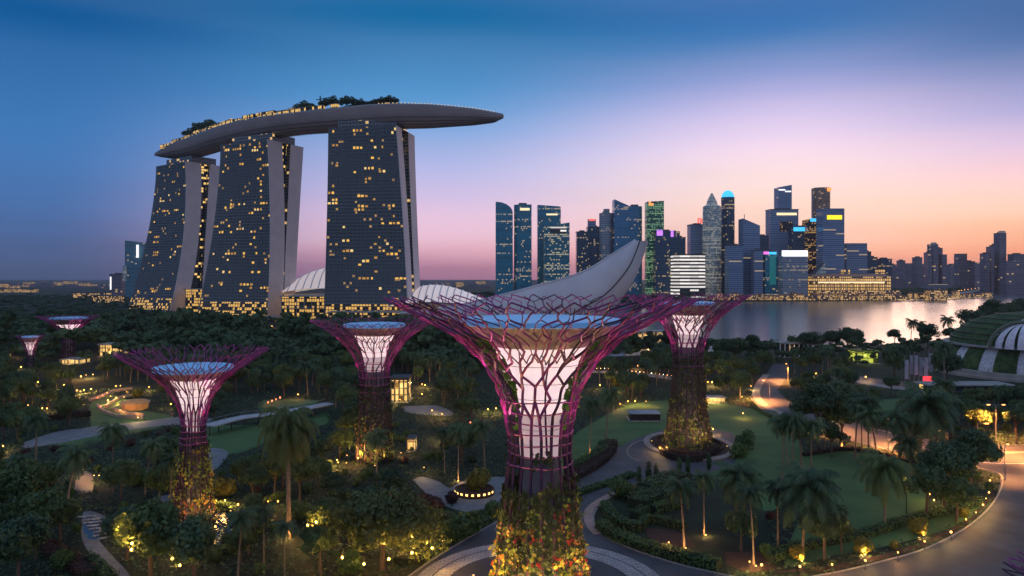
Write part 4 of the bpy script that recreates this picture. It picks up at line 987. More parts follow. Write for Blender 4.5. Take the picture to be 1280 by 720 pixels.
supertree('right-hand supertree on the oval planter by the water, tall dark planted trunk', TR.x, TR.y + 1, PFR, 28, 20, (7.6, 42.6, 5.0, 39, 29.5), 2,
    [24, 26.5, 29, 31], [('planting', M['moss'], 3200, .3, 27, .6, 0, 1.0), ('lime_foliage', M['fl_g'], 500, .3, 14, .5, 60, 1.6), ('flower_patch', M['fl_y'], 200, .5, 16, .4, 40, 1.2)], 230, 1.0, .24)
TL = gp(242, 652)
PFL = [(4.2, 0), (3.7, 4), (3.1, 9), (2.6, 15), (2.2, 19.5), (2.5, 22), (3.4, 25), (5.4, 28.2), (8.6, 31), (12, 33.2), (14.8, 35.2)]
supertree('slim left supertree with round blue roof disc and yellow flowered trunk', TL.x, TL.y, PFL, 20, 24, (7.5, 31.6, 4.6, 29.4, 18.5), 3,
    [16.4, 17.6, 18.8, 20, 21.2], [('planting', M['moss'], 900, .3, 16.5, .5, 0, 1.0), ('lime_foliage', M['fl_g'], 700, .3, 15.5, .5, 90, 1.0), ('flower_patch', M['fl_y'], 620, .3, 15.5, .5, 80, 1.1), ('flower_patch', M['fl_o'], 150, .3, 14, .45, 26, 1.0)], 120, .7, .17)
TM = gp(468, 575)
PFM = [(5.0, 0), (4.6, 6), (4.1, 14), (3.9, 21), (4.2, 25), (5.3, 28), (7.2, 31), (10, 34), (13.5, 36.4), (17.3, 38.6)]
supertree('supertree half hidden by trees between the slim left one and the biggest', TM.x, TM.y, PFM, 23, 20, (8.2, 37.2, 5.4, 34.4, 24.5), 4,
    [19, 21, 23, 25, 27], [('planting', M['moss'], 2200, .3, 21, .6, 0, 1.0), ('lime_foliage', M['fl_g'], 420, .3, 13, .5, 50, 1.4), ('flower_patch', M['fl_o'], 90, .3, 10, .5, 18, 1.0)], 190, .7, .2)
TF = gp(86, 452)
supertree('distant wide supertree near the left edge with bare stalk and flat dark rim', TF.x, TF.y, [(3.8, 0), (3.4, 8), (3.3, 14), (4.2, 17.5), (6.5, 20.5), (10, 23.5), (14, 26), (17, 27.6)], 14.5, 16, (10, 26.2, 6.5, 22.5, 15.5), 5, [4, 8, 12], [('planting', M['moss'], 260, .3, 12, .8, 0, 1.0)], 170, .6, .26)
TG = gp(38, 474)
supertree('smallest distant supertree at the left edge, a narrow pink funnel', TG.x, TG.y, [(1.8, 0), (1.5, 6), (1.4, 11), (1.9, 14), (3, 17.5), (4.6, 20.2), (6.2, 21.8)], 11.5, 12, (3.4, 21, 2.6, 18.5, 12.2), 6, [4, 8], [('planting', M['moss'], 160, .3, 10, .6, 0, 1.0)], 60, .6, .16)
supertree('supertree of which only a pink rim shows at the bottom right corner', 56.0, 62, [(3, 0), (2.6, 8), (2.4, 13), (3, 16), (5, 18.7), (7.5, 20.8), (10, 22.2), (12, 23)], 13, 20, (6, 21.2, 4.4, 18.4, 13.6), 7, [12, 14, 16], [('planting', M['moss'], 200, .3, 12, .5, 0, 1.0)], 0, .8, .16)
for label, T, n in (('oval planter', TR, 8),):
    pass
pl = thing('planter', 'large oval stone-rimmed planter round the foot of the right-hand supertree', 'planter', (TR.x, TR.y, 0))
o = ann('rim', 0, 0, 11.4, 13.2, M['pave_warm'], .02, .5, 1.4); o.parent = pl
o = ann('wall', 0, 0, 9.2, 9.7, M['soil'], .02, 1.2, 1.35); o.parent = pl
o = disc('soil_bed', 0, 0, 11.5, M['soil'], .3, 1.4); o.parent = pl
TP = gp(593, 617)
pl = thing('planter', 'small round planter with lit rim windows in the middle of the garden loop road', 'planter', (TP.x, TP.y, 0))
o = ann('wall', 0, 0, 4.0, 4.6, M['soil'], .02, 1.3); o.parent = pl
o = disc('soil_bed', 0, 0, 4.1, M['soil'], 1.0); o.parent = pl
for k in range(9):
    a = R(200 + k * 17); m = MB(); m.box((4.66 * math.cos(a), 4.66 * math.sin(a), .9), (.08, .55, .45), a); m.build('rim_light', M['bulb'], pl)
# ------------------------------------------------------------------ plant prototypes
def leafset(mb, seed, Rr, zc, Hh, ncl, nl, size, shape='round', droop=0.0):
    rng = np.random.default_rng(seed)
    for k in range(ncl):
        d = rng.normal(size=3); d /= np.linalg.norm(d)
        if d[2] < -.35: d[2] *= -.6
        rad = rng.uniform(.35, .80) if k > ncl // 5 else rng.uniform(0, .35)
        c = np.array([d[0] * Rr * rad, d[1] * Rr * rad, zc + d[2] * Hh * rad * .95])
        if shape == 'umbrella': c[2] = zc + Hh * (.35 - .6 * (np.hypot(c[0], c[1]) / Rr) ** 2) + rng.normal() * .5
        rc = Rr * rng.uniform(.26, .42)
        D = rng.normal(size=(nl, 3)); D /= np.linalg.norm(D, axis=1)[:, None]
        P = c + D * rc * rng.uniform(.72, 1.06, nl)[:, None] * np.array([1, 1, .72])
        if droop:
            m = rng.random(nl) < droop
            P[m, 2] -= rng.uniform(.2, 1.0, m.sum()) * rc * 1.3
        quads(mb, P, D, np.full(nl, size), rng, 1.0 + droop * 1.3)
PROTO = {}
def proto_broad(key, seed, Rr, H, leaf, ncl=17, nl=95, size=.62, shape='round', droop=0.0, trunk=.26):
    r = random.Random(seed); cz = H - Rr * .78
    mb = MB(); leafset(mb, seed, Rr, cz, Rr * .78, ncl, nl, size, shape, droop)
    cr = mb.build('crown', M[leaf]).data
    mb = MB(); b = (r.uniform(-.3, .3), r.uniform(-.3, .3))
    mb.tube([(0, 0, -.2), (b[0] * .4, b[1] * .4, cz * .4), (b[0], b[1], cz * .8)], [trunk * 1.3, trunk, trunk * .75], 7)
    for k in range(5):
        a = 2 * PI * k / 5 + r.random(); q = Rr * r.uniform(.45, .7)
        mb.tube([(b[0], b[1], cz * r.uniform(.55, .78)), (q * .5 * math.cos(a), q * .5 * math.sin(a), cz * .95), (q * math.cos(a), q * math.sin(a), cz + Rr * .25)], [trunk * .55, trunk * .4, trunk * .15], 5)
    tk = mb.build('trunk', M['bark']).data
    PROTO[key] = ([('trunk', tk), ('crown', cr)], H, Rr)
def proto_palm(key, seed, H, L, nf, lean=0.0, leaf='leaf_p', droop=.9, trunk=.2, lw=.075, nlf=26):
    r = random.Random(seed); mb = MB()
    pts = [(lean * (t ** 1.6), lean * .3 * t, H * t) for t in [k / 7 for k in range(8)]]
    mb.tube([(pts[0][0], pts[0][1], -.2)] + pts[1:], [trunk * 1.5] + [trunk * (1.15 - .4 * k / 7) for k in range(1, 8)], 8)
    tk = mb.build('trunk', M['palm_bark']).data; top = Vector(pts[-1]); mb = MB()
    for f in range(nf):
        a = f * 2.39996 + r.uniform(-.2, .2); e0 = R(78 - 105 * (f / nf) ** .9 + r.uniform(-8, 8)); Lf = L * r.uniform(.85, 1.1); p = top.copy(); e = e0; ch = [p.copy()]
        for s in range(8):
            p = p + Vector((math.cos(a) * math.cos(e), math.sin(a) * math.cos(e), math.sin(e))) * Lf / 8; e -= R(13) * droop * (1 + s * .12); e = max(e, R(-82)); ch.append(p.copy())
        mb.tube(ch[::2] + [], .045, 3, 0, False); side = Vector((-math.sin(a), math.cos(a), 0))
        for q in range(nlf):
            t = .12 + .88 * q / nlf; i = min(7, int(t * 8)); b = ch[i].lerp(ch[i + 1], t * 8 - i) if i < 8 else ch[8]; dr = (ch[min(i + 1, 8)] - ch[i]).normalized()
            ll = Lf * .30 * math.sin(PI * (.12 + .84 * t)) * r.uniform(.8, 1.15)
            for sg in (1, -1):
                d = (side * sg * .75 + dr * .45 + Vector((0, 0, -.35 - .5 * droop * r.uniform(.4, 1)))).normalized() * ll; wv = dr * lw
                mb.face([b - wv, b + wv, b + d * .6 + wv * .9, b + d * 1.0]) 
    cr = mb.build('crown', M[leaf]).data
    PROTO[key] = ([('trunk', tk), ('crown', cr)], H, L)
def proto_bush(key, seed, Rr, H, leaf, ncl=6, nl=80, size=.36):
    mb = MB(); rng = np.random.default_rng(seed); P = []
    for k in range(ncl):
        a = rng.uniform(0, 6.28); q = Rr * rng.uniform(0, .6); c = np.array([q * math.cos(a), q * math.sin(a), H * rng.uniform(.35, .6)])
        D = rng.normal(size=(nl, 3)); D /= np.linalg.norm(D, axis=1)[:, None]; Q = c + D * np.array([Rr * .5, Rr * .5, H * .45]) * rng.uniform(.8, 1.1, nl)[:, None]; Q[:, 2] = np.abs(Q[:, 2]) + .05
        quads(mb, Q, D, np.full(nl, size), rng)
    PROTO[key] = ([('foliage', mb.build('foliage', M[leaf]).data)], H, Rr)
for k in range(4): proto_broad(f'broad{k}', 20 + k, 4.6 + .5 * (k % 2), 10 + k * .6, ('leaf_a', 'leaf_b', 'leaf_b', 'leaf_c')[k], 24 + 2 * k, 190, .40)
for k in range(2): proto_broad(f'weep{k}', 40 + k, 4.4, 10.5, ('leaf_a', 'leaf_p')[k], 22, 230, .36, 'round', .75)
proto_broad('umbrella', 50, 8.2, 11, 'leaf_c', 46, 230, .40, 'umbrella', 0, .34)
proto_broad('fig', 51, 5.0, 12, 'leaf_b', 36, 240, .40); proto_broad('roof', 52, 4.2, 7.2, 'leaf_b', 22, 130, .5)
proto_palm('palm0', 60, 13, 4.6, 26); proto_palm('palm1', 61, 11, 4.4, 24, 1.6); proto_palm('palm2', 62, 14.5, 4.8, 28, -.9, 'leaf_b')
proto_palm('datepalm', 63, 6.2, 4.2, 36, 0, 'leaf_a', .95, .15, .06, 30); proto_palm('shaggy', 64, 16.5, 7.0, 60, .3, 'leaf_c', 1.15, .38, .09, 34)
proto_palm('fanpalm', 65, 7, 4.8, 34, .5, 'leaf_p', .8, .15, .09, 28)
proto_bush('bush0', 70, 1.5, 1.9, 'leaf_h'); proto_bush('bush1', 71, 1.3, 1.5, 'leaf_a'); proto_bush('bush2', 72, 1.7, 1.7, 'leaf_r'); proto_bush('bushy', 73, 1.5, 1.7, 'leaf_y', 6, 90, .3)
proto_bush('column', 74, .8, 4.2, 'leaf_b', 7, 70, .34); proto_bush('bigbush', 75, 2.8, 3.4, 'leaf_h', 9, 120, .42)
for o in [o for o in C.objects if o.parent is None and o.name.split('.')[0] in ('trunk', 'crown', 'foliage')]: bpy.data.objects.remove(o)
KNAME = {'broad': ('broadleaf_tree', 'tree'), 'weep': ('weeping_tree', 'tree'), 'umbrella': ('umbrella_tree', 'tree'), 'fig': ('fig_tree', 'tree'), 'roof': ('roof_tree', 'tree'), 'palm': ('palm_tree', 'palm'), 'datepalm': ('date_palm', 'palm'), 'shaggy': ('shaggy_palm', 'palm'), 'fanpalm': ('fan_palm', 'palm'),
         'bush': ('shrub', 'shrub'), 'bushy': ('shrub', 'shrub'), 'column': ('columnar_shrub', 'shrub'), 'bigbush': ('shrub', 'shrub')}
def plant(key, loc, h=None, label=None, group=None, rz=None, wide=.9):
    parts, H, Rr = PROTO[key]; base = key.rstrip('0123456789'); nm, cat = KNAME[base]; s = (h / H) if h else 1.0
    o = thing(nm, label, cat, loc, rnd.uniform(0, 6.28) if rz is None else rz, group); o.scale = (s * wide, s * wide, s)
    for pn, me in parts: link(pn, me, o)
    return o
# ------------------------------------------------------------------ labels from where a thing stands
SPOTS = [(60, 440, 'near the two distant left supertrees'), (150, 500, 'around the lit curved terraces'), (50, 500, 'left of the lit curved terraces'), (35, 590, 'at the left edge'), (140, 580, 'below the pale stone path at left'), (50, 690, 'in the bottom left corner'),
         (200, 690, 'at the foot of the slim left supertree'), (330, 480, 'behind the boardwalk'), (330, 590, 'right of the slim left supertree'), (300, 690, 'below the tall shaggy palm'), (450, 520, 'around the half hidden supertree'), (420, 630, 'right of the tall shaggy palm'),
         (545, 480, 'behind the biggest supertree, left side'), (565, 560, 'beyond the garden loop road'), (500, 690, 'left of the bottom centre road'), (770, 470, 'between the two big supertrees'), (725, 550, 'just right of the biggest trunk'), (930, 460, 'between right-hand supertree and water'),
         (930, 560, 'right of the oval planter'), (850, 640, 'in the hedge garden'), (1000, 570, 'left of the right lawn'), (1040, 450, 'between orange plaza and water'), (1040, 510, 'beside the orange plaza'), (1110, 560, 'before the orange lit road'), (1160, 490, 'left of the planted dome'), (1150, 430, 'on the shore left of the dome'),
         (1255, 530, 'below the planted dome'), (1180, 610, 'on the right lawn corner'), (980, 680, 'on the lower island'), (1100, 680, 'along the lower island edge')]
PEND = {}
def pend(o, what, px, py):
    sp = min(SPOTS, key=lambda s: ((s[0] - px)) ** 2 + (1.4 * (s[1] - py)) ** 2)[2]
    PEND.setdefault((what, sp), []).append((px, py, o))
def flush(grp):
    for (what, sp), L in PEND.items():
        rows = [('', L)]
        if len(L) > 7:
            ys = sorted(p[1] for p in L); n = 3 if len(L) > 16 else 2; cuts = [ys[len(L) * k // n] for k in range(1, n)]
            names = [', back row', ', front row'] if n == 2 else [', back row', ', middle row', ', front row']
            rows = [(names[k], [p for p in L if (k == 0 or p[1] >= cuts[k - 1]) and (k == n - 1 or p[1] < cuts[k])]) for k in range(n)]
        for rn, q in rows:
            q.sort(key=lambda p: p[0])
            for i, (_, _, o) in enumerate(q):
                od = ', leftmost' if i == 0 and len(q) > 1 else ', rightmost' if i == len(q) - 1 and len(q) > 1 else f', {ORD[min(i, 19)]} from left' if len(q) > 1 else ''
                o['label'] = f'{what} {sp}{rn}{od}'
    PEND.clear()
# ------------------------------------------------------------------ lamps: where the photograph shows lights
LAMPS = []
def z4(ox, oy, pts): return [(ox + x / 4, oy + y / 4) for x, y in pts]
LAMPS += z4(0, 400, [(50, 175), (105, 235), (190, 310), (500, 160), (550, 170), (575, 165), (385, 352), (402, 357), (420, 350), (455, 345), (430, 275), (465, 272), (405, 282), (320, 325), (580, 330), (602, 328), (745, 335), (855, 420), (600, 450), (690, 487), (540, 402), (580, 390), (620, 385), (210, 440), (235, 442), (140, 425)])
LAMPS += z4(320, 400, [(110, 45), (80, 30), (250, 66), (215, 65), (210, 372), (690, 340), (720, 330), (740, 345), (720, 397), (830, 320), (845, 325), (830, 370), (880, 452), (930, 470), (915, 570), (780, 620), (680, 655), (405, 700), (520, 610), (510, 690), (1200, 442), (1160, 446)])
LAMPS += z4(640, 400, [(630, 228), (440, 326), (520, 345), (540, 420), (580, 406), (615, 406), (670, 406), (980, 310), (1000, 311), (980, 400), (1020, 401), (1150, 384), (1155, 466), (1195, 330), (740, 640), (1005, 545)])
LAMPS += z4(0, 540, [(15, 70), (415, 187), (470, 217), (495, 217), (610, 400), (680, 492), (677, 525), (915, 572), (935, 592), (1075, 472), (1080, 345), (1125, 342), (1190, 362)])
LAMPS += z4(320, 540, [(110, 347), (60, 347), (430, 442), (790, 512), (720, 572), (640, 520), (390, 207), (410, 152), (840, 177), (700, 465), (800, 465)])
LAMPS += z4(960, 540, [(160, 672), (487, 642), (650, 602), (783, 547), (915, 500), (990, 437), (1040, 402), (1075, 364), (1105, 302), (1110, 242), (1090, 332), (320, 662), (810, 310), (830, 340)])
LAMPS += [(1082, 471), (1020, 467), (1040, 520), (836, 678), (937, 702), (952, 706)]
REDS = [(335, 503), (340, 501), (345, 499), (350, 497), (122, 497), (128, 494), (134, 491), (126, 508), (133, 506), (588, 528)]
# keep these parts of the ground in view: (polygon in the photograph, lowest row a plant in front of it may stand on)
KEEP = [(P, 0) for P in LAWNS[:5]] + [(ROAD1 + ROAD2, 0)] + [(P, 0) for P in PATHS]
box_ = lambda x0, y0, x1, y1: [(x0, y0), (x1, y0), (x1, y1), (x0, y1)]
KEEP += [(box_(600, 440, 740, 760), 0), (box_(800, 380, 920, 588), 550), (box_(145, 425, 335, 600), 640), (box_(385, 395, 525, 490), 570), (box_(215, 560, 268, 650), 640), (box_(555, 580, 640, 640), 0), (box_(1182, 388, 1290, 478), 0), (box_(745, 595, 905, 715), 0),
         ([(878, 376), (1300, 360), (1300, 385), (1240, 380), (1130, 400), (1075, 420), (1000, 432), (930, 428), (878, 440)], 0), (box_(283, 498, 410, 526), 0), (box_(1066, 436, 1108, 456), 0), (box_(780, 408, 840, 432), 0), (box_(486, 466, 512, 505), 0), (box_(1128, 428, 1170, 484), 0), (box_(110, 478, 190, 528), 0), (box_(50, 385, 125, 452), 440), (box_(1000, 690, 1250, 720), 0)]
LK = [(x, y) for x, y in LAMPS + REDS]
def ok_tree(px, py, hpx, wpx):
    for P, lim in KEEP:
        if py < lim: continue
        for fx in (-.8, 0, .8):
            for fy in (0, .35, .7, .95):
                if inpoly(px + fx * wpx * (1 if fy > .3 else .2), py - hpx * fy, P): return False
    for x, y in LK:
        if y < py + 1 and abs(x - px) < wpx * .75 and py - hpx * .9 < y < py - 1: return False
    return True
HEROES = [  # base px, base row, top row, kind, label
    (361, 673, 528, 'shaggy', 'tall shaggy palm with a broad drooping crown and orange lit trunk'),
    (478, 712, 596, 'umbrella', 'wide flat-crowned tree lit yellow from below, left of the bottom centre road'),
    (409, 680, 617, 'weep0', 'small pale tree lit yellow between the shaggy palm and the wide flat-crowned tree'),
    (188, 730, 617, 'weep0', 'drooping tree with lamps in its crown, bottom left before the stepped path'), (242, 740, 640, 'weep1', 'drooping tree hiding the foot of the slim left supertree'), (158, 700, 628, 'weep1', 'smaller drooping tree beside the stepped path'),
    (82, 655, 560, 'palm1', 'leaning palm with drooping fronds left of the small clay clearing'), (141, 617, 530, 'palm0', 'thin straight palm right of the small clay clearing'), (28, 655, 570, 'weep0', 'bushy drooping tree at the left edge'), (22, 735, 640, 'weep1', 'drooping tree in the bottom left corner'), (45, 700, 610, 'broad0', 'low round tree above the bottom left lawn'),
    (714, 580, 497, 'palm0', 'palm with bright lit trunk nearest the biggest supertree'), (737, 568, 497, 'palm2', 'second lit-trunk palm right of the biggest supertree'), (757, 552, 485, 'palm1', 'unlit palm on the lawn edge right of the biggest supertree'), (697, 560, 500, 'palm1', 'palm half hidden behind the biggest trunk'),
    (573, 601, 532, 'palm0', 'palm with orange lit trunk behind the small round planter'), (606, 590, 525, 'palm1', 'leaning palm behind the biggest trunk at the loop road'), (556, 592, 535, 'palm2', 'dark palm left of the orange-lit palm at the loop road'),
    (855, 684, 598, 'palm1', 'leaning palm with pale lit trunk in the hedge garden'), (880, 668, 590, 'palm0', 'upright palm with golden lit trunk in the hedge garden'), (942, 706, 606, 'palm2', 'big palm with lit trunk foot at the lower island tip'), (920, 660, 590, 'fanpalm', 'low fan palm between the two lit garden palms'),
    (1003, 698, 600, 'fanpalm', 'huge low palm with pale arching fronds on the lower lawn'), (1030, 700, 622, 'weep1', 'drooping tree beside the huge low palm'), (972, 690, 600, 'palm2', 'dark palm left of the huge low palm'), (1052, 690, 645, 'broad1', 'small dark tree at the right of the huge low palm'),
    (1106, 660, 578, 'datepalm', 'single date palm on the right lawn beside the two-globe lamp'),
    (978, 600, 520, 'palm0', 'slim palm, leftmost of the tall clump left of the right lawn'), (990, 606, 515, 'palm2', 'slim palm in the middle of the tall clump left of the right lawn'), (1002, 600, 522, 'palm1', 'slim leaning palm in the tall clump left of the right lawn'), (1014, 607, 524, 'palm0', 'slim palm with pink lit trunk right of the tall clump'), (985, 585, 520, 'palm1', 'slim palm behind the tall clump left of the right lawn'),
    (1022, 562, 478, 'fig', 'dense dark tree left of the palms before the orange road'), (1052, 560, 500, 'broad0', 'tree glowing yellow inside beside the dense dark tree'), (1040, 572, 525, 'broad1', 'low dark tree below the yellow glowing tree'),
    (1077, 580, 500, 'palm0', 'tall palm before the orange road, first of the group'), (1086, 583, 496, 'palm2', 'tall palm before the orange road, second of the group'), (1097, 586, 512, 'palm1', 'leaning palm before the orange road, third of the group'), (1069, 572, 490, 'palm2', 'tallest palm left before the orange road'), (1124, 592, 515, 'palm1', 'strongly leaning palm before the orange road'), (1138, 595, 550, 'fanpalm', 'small palm at the upper edge of the right lawn'),
    (1165, 590, 500, 'fanpalm', 'bushy palm with pale spiky top over the orange road'), (1150, 560, 478, 'broad0', 'mid green tree right of the palm group by the orange road'),
    (1214, 632, 536, 'fig', 'dense round dark tree at the road bend'), (1180, 640, 552, 'fig', 'dense dark tree left of the round one at the road bend'), (1158, 648, 575, 'broad1', 'dark tree right of the two-globe lamp'), (1196, 652, 590, 'weep0', 'low drooping tree at the right lawn corner'),
    (1062, 452, 406, 'broad1', 'dark shore tree standing against the pink water'), (1038, 450, 411, 'broad2', 'second dark shore tree against the water'), (1013, 448, 412, 'broad1', 'third dark shore tree left against the water'), (990, 446, 420, 'palm0', 'small shore palm against the water left of the dark shore trees'), (1118, 436, 410, 'broad2', 'flat dark shore tree left of the shore palms'), (1138, 438, 399, 'palm2', 'shore palm with spiky top against the pink water'), (1150, 437, 402, 'palm0', 'second shore palm against the pink water'), (1160, 436, 402, 'broad1', 'shore tree between the two shore palms and the single one'), (1188, 434, 396, 'palm1', 'single shore palm left of the big dark waterside tree'), (1188, 436, 408, 'broad2', 'round shore tree under the single shore palm'),
    (1238, 424, 374, 'fig', 'big dark waterside tree left above the planted dome'), (1212, 426, 384, 'broad1', 'dark waterside tree left of the big one above the dome'), (1262, 420, 376, 'broad2', 'dark waterside tree right of the big one above the dome'), (1278, 408, 370, 'broad1', 'waterside tree at the right edge above the dome'),
    (918, 462, 419, 'broad1', 'round dark tree between right-hand supertree and bay'), (938, 458, 418, 'fig', 'largest round dark tree between right-hand supertree and bay'), (900, 458, 424, 'broad2', 'dark tree close right of the right-hand supertree before the bay'), (952, 455, 425, 'broad1', 'dark tree at the near shore left of the white columned kiosk'),
    (925, 500, 460, 'weep0', 'tree lit from below at the plaza edge right of the right-hand supertree'), (1135, 470, 425, 'palm2', 'palm left of the grey banner columns'), (1118, 478, 425, 'weep1', 'drooping tree before the grey banner columns'), (1180, 486, 428, 'palm0', 'dark palm between red sign and dome'), (1184, 482, 436, 'weep1', 'dark drooping tree against the left side of the dome'),
]
taken = []
for px, py, tp, key, lb in HEROES:
    p = gp(px, py); h = (py - tp) * p.y / F; parts, H, Rr = PROTO[key]
    s = 1.0 if KNAME[key.rstrip('0123456789')][1] == 'tree' else (1.04 if key == 'shaggy' else 1.12)
    hh = h / s if KNAME[key.rstrip('0123456789')][1] != 'tree' else h
    plant(key, p, hh, lb); taken.append((p.x, p.y, Rr * hh / H * .6))
# trees between, filled in until the ground between paths is covered
def mass(px, py):
    o = []
    return o
rg = random.Random(21); cnt = {}; tries = 0; AUTO = 0
FOOT = [(T0.x, T0.y, 25), (TR.x, TR.y, 15), (TL.x, TL.y, 7), (TM.x, TM.y, 7), (TF.x, TF.y, 8), (TG.x, TG.y, 4), (TP.x, TP.y, 6), (287, 392, 64), (262, 345, 8)]
while tries < 40000 and AUTO < 470:
    tries += 1
    Y = math.sqrt(rg.uniform(118 ** 2, 400 ** 2)); px = rg.uniform(-30, 1310); X = (px - 640) * Y / F; py = HZ + F * CH / Y
    u = rg.random()
    kind = 'palm' if u < .22 else 'weep' if u < .48 else 'broad'
    key = kind + str(rg.randrange({'palm': 3, 'weep': 2, 'broad': 4}[kind]))
    parts, H, Rr = PROTO[key]; h = H * rg.uniform(.72, 1.2) * (.85 if Y < 175 else 1)
    s = h / H; hp = h * F / Y; wp = Rr * s * F / Y
    if tries > 9000 and kind != 'palm': h *= .6; s *= .6; hp *= .6; wp *= .6
    if any((X - a) ** 2 + (Y - b) ** 2 < (c + 1.5) ** 2 for a, b, c in FOOT): continue
    sp = Rr * s * (1.0 if kind != 'palm' else .8)
    if any((X - a) ** 2 + (Y - b) ** 2 < (c + sp * .60) ** 2 for a, b, c in taken): continue
    if not ok_tree(px, py, hp, wp): continue
    o = plant(key, (X, Y, 0), h, None, 'garden trees'); taken.append((X, Y, sp * .60)); AUTO += 1
    sz = 'tall' if s > .92 else 'low' if s < .66 else 'mid-sized'
    pend(o, f'{sz} {"dark palm" if kind == "palm" else "drooping tree" if kind == "weep" else ("olive tinted" if key == "broad3" else "dark") + " round tree"}', px, py)
flush('garden trees')
print('auto trees', AUTO, tries)
# shrubs on the open beds
nsh = 0; tries = 0
while tries < 9000 and nsh < 170:
    tries += 1
    Y = math.sqrt(rg.uniform(118 ** 2, 250 ** 2)); px = rg.uniform(-10, 1290); X = (px - 640) * Y / F; py = HZ + F * CH / Y
    key = rg.choice(['bush0', 'bush1', 'bush1', 'bush2', 'bigbush', 'bush0']); parts, H, Rr = PROTO[key]; s = rg.uniform(.8, 1.3)
    if any((X - a) ** 2 + (Y - b) ** 2 < (c + .5) ** 2 for a, b, c in FOOT): continue
    if any((X - a) ** 2 + (Y - b) ** 2 < (c * .55 + Rr * s * .8) ** 2 for a, b, c in taken): continue
    if not ok_tree(px, py, H * s * F / Y, Rr * s * F / Y): continue
    o = plant(key, (X, Y, 0), H * s, None, 'garden shrubs'); taken.append((X, Y, Rr * s * .5)); nsh += 1
    pend(o, {'bush0': 'round green shrub', 'bush1': 'small dark shrub', 'bush2': 'maroon shrub', 'bigbush': 'large clipped shrub'}[key], px, py)
flush('garden shrubs')
for x, y, k, h, lb in [(777, 622, 'bigbush', 4.2, 'tall round bush at the left end of the hedge garden'), (799, 607, 'column', 4.5, 'leftmost columnar shrub on the hedge garden bank'), (811, 602, 'column', 4.8, 'second columnar shrub on the hedge garden bank'), (820, 600, 'column', 4, 'third columnar shrub on the hedge garden bank'), (849, 594, 'column', 4.6, 'columnar shrub on the ring road edge below the oval planter'), (860, 594, 'column', 4.8, 'second columnar shrub below the oval planter'), (886, 588, 'column', 4.5, 'columnar shrub right below the oval planter'),
                       (566, 628, 'bush2', 2.4, 'dark round bush left of the small round planter'), (545, 640, 'bush2', 3.2, 'large maroon bush below the garden loop road'), (531, 634, 'bush2', 3.0, 'maroon bush left end below the garden loop road'), (572, 672, 'bush0', 4.0, 'pale green bush on the verge left of the road, left one'), (586, 668, 'bush0', 4.2, 'pale green bush on the verge left of the road, right one'), (440, 716, 'bush0', 3.6, 'pale bush at the bottom below the wide flat-crowned tree'), (618, 644, 'bush0', 3, 'bush tucked left of the biggest trunk at the road'),
                       (999, 700, 'bushy', 2.2, 'yellow lit bush, leftmost on the lower island edge'), (1077, 692, 'bushy', 2.6, 'yellow lit bush, middle one on the lower island edge'), (1150, 668, 'bushy', 2.8, 'yellow lit bush, right one on the lower island edge'), (1205, 646, 'bushy', 1.6, 'small yellow lit bush near the road bend'), (1118, 686, 'bushy', 1.3, 'low yellow lit bush between the middle and right lit bushes'), (1040, 708, 'bush1', 1.1, 'small dark bush on the lower island edge'),
                       (170, 497, 'bushy', 3.6, 'bright yellow lit shrub beside the lit curved terraces'), (594, 617, 'bushy', 4.6, 'yellow lit little tree growing in the small round planter'), (280, 620, 'bushy', 4, 'yellow lit shrub right of the slim left supertree'), (772, 484, 'bushy', 5, 'yellow lit shrub between the two big supertrees'), (922, 572, 'bigbush', 4, 'dark bush right of the oval planter, front one'), (930, 562, 'bigbush', 4, 'dark bush right of the oval planter, middle one'), (934, 552, 'bigbush', 3.4, 'dark bush right of the oval planter, back one')]:
    plant(k, gp(x, y) + Vector((0, 0, 1.0 if x == 594 else 0)), h, lb)
# ------------------------------------------------------------------ hedges: clipped bands of leaves over a dark core
def hedge(label, pts, width, h, leaf='leaf_h', dens=9, name='hedge', n=6):
    P = spline([gp(*p) for p in pts], n); c = P[len(P) // 2]; root = thing(name, label, 'hedge', (c.x, c.y, 0)); rng = np.random.default_rng(len(pts) + int(c.x * 7) % 997)
    mb = MB(); rr = []; A = []; B = []
    for i, p in enumerate(P):
        t = (P[min(i + 1, len(P) - 1)] - P[max(i - 1, 0)]).normalized(); nn = Vector((-t.y, t.x, 0)); w2 = width / 2 * .86; rr.append([(*(p + nn * w2).xy, 0), (*(p - nn * w2).xy, 0), (*(p - nn * w2 * .9).xy, h * .88), (*(p + nn * w2 * .9).xy, h * .88)])
    mb.loft(rr); mb.buildw('core', M['ground'], root)
    mb = MB(); Q = []; D = []
    for a, b in zip(P, P[1:]):
        t = (b - a); l = t.length; t.normalize(); nn = Vector((-t.y, t.x, 0)); k = int(l * (width + 2 * h) * dens)
        for _ in range(k):
            f = rng.random(); u = rng.uniform(0, width + 2 * h); base = a.lerp(b, f)
            if u < h: q, d = base + nn * (width / 2) + Vector((0, 0, u)), nn
            elif u < h + width: q, d = base + nn * (width / 2 - (u - h)) + Vector((0, 0, h)), Vector((0, 0, 1))
            else: q, d = base - nn * (width / 2) + Vector((0, 0, u - h - width)), -nn
            Q.append(tuple(q + Vector(rng.normal(size=3) * .10))); D.append(tuple(d))
    Q = np.array(Q); D = np.array(D); quads(mb, Q, D, np.full(len(Q), .34), rng); mb.buildw('foliage', M[leaf], root)
    return root
hedge('long clipped hedge along the lower kerb of the hedge garden', [(750, 660), (768, 673), (800, 686), (850, 700), (898, 712)], 2.6, 1.7)
hedge('inner curved hedge just behind the hedge garden kerb', [(756, 634), (764, 648), (782, 660), (802, 664)], 2.2, 1.6)
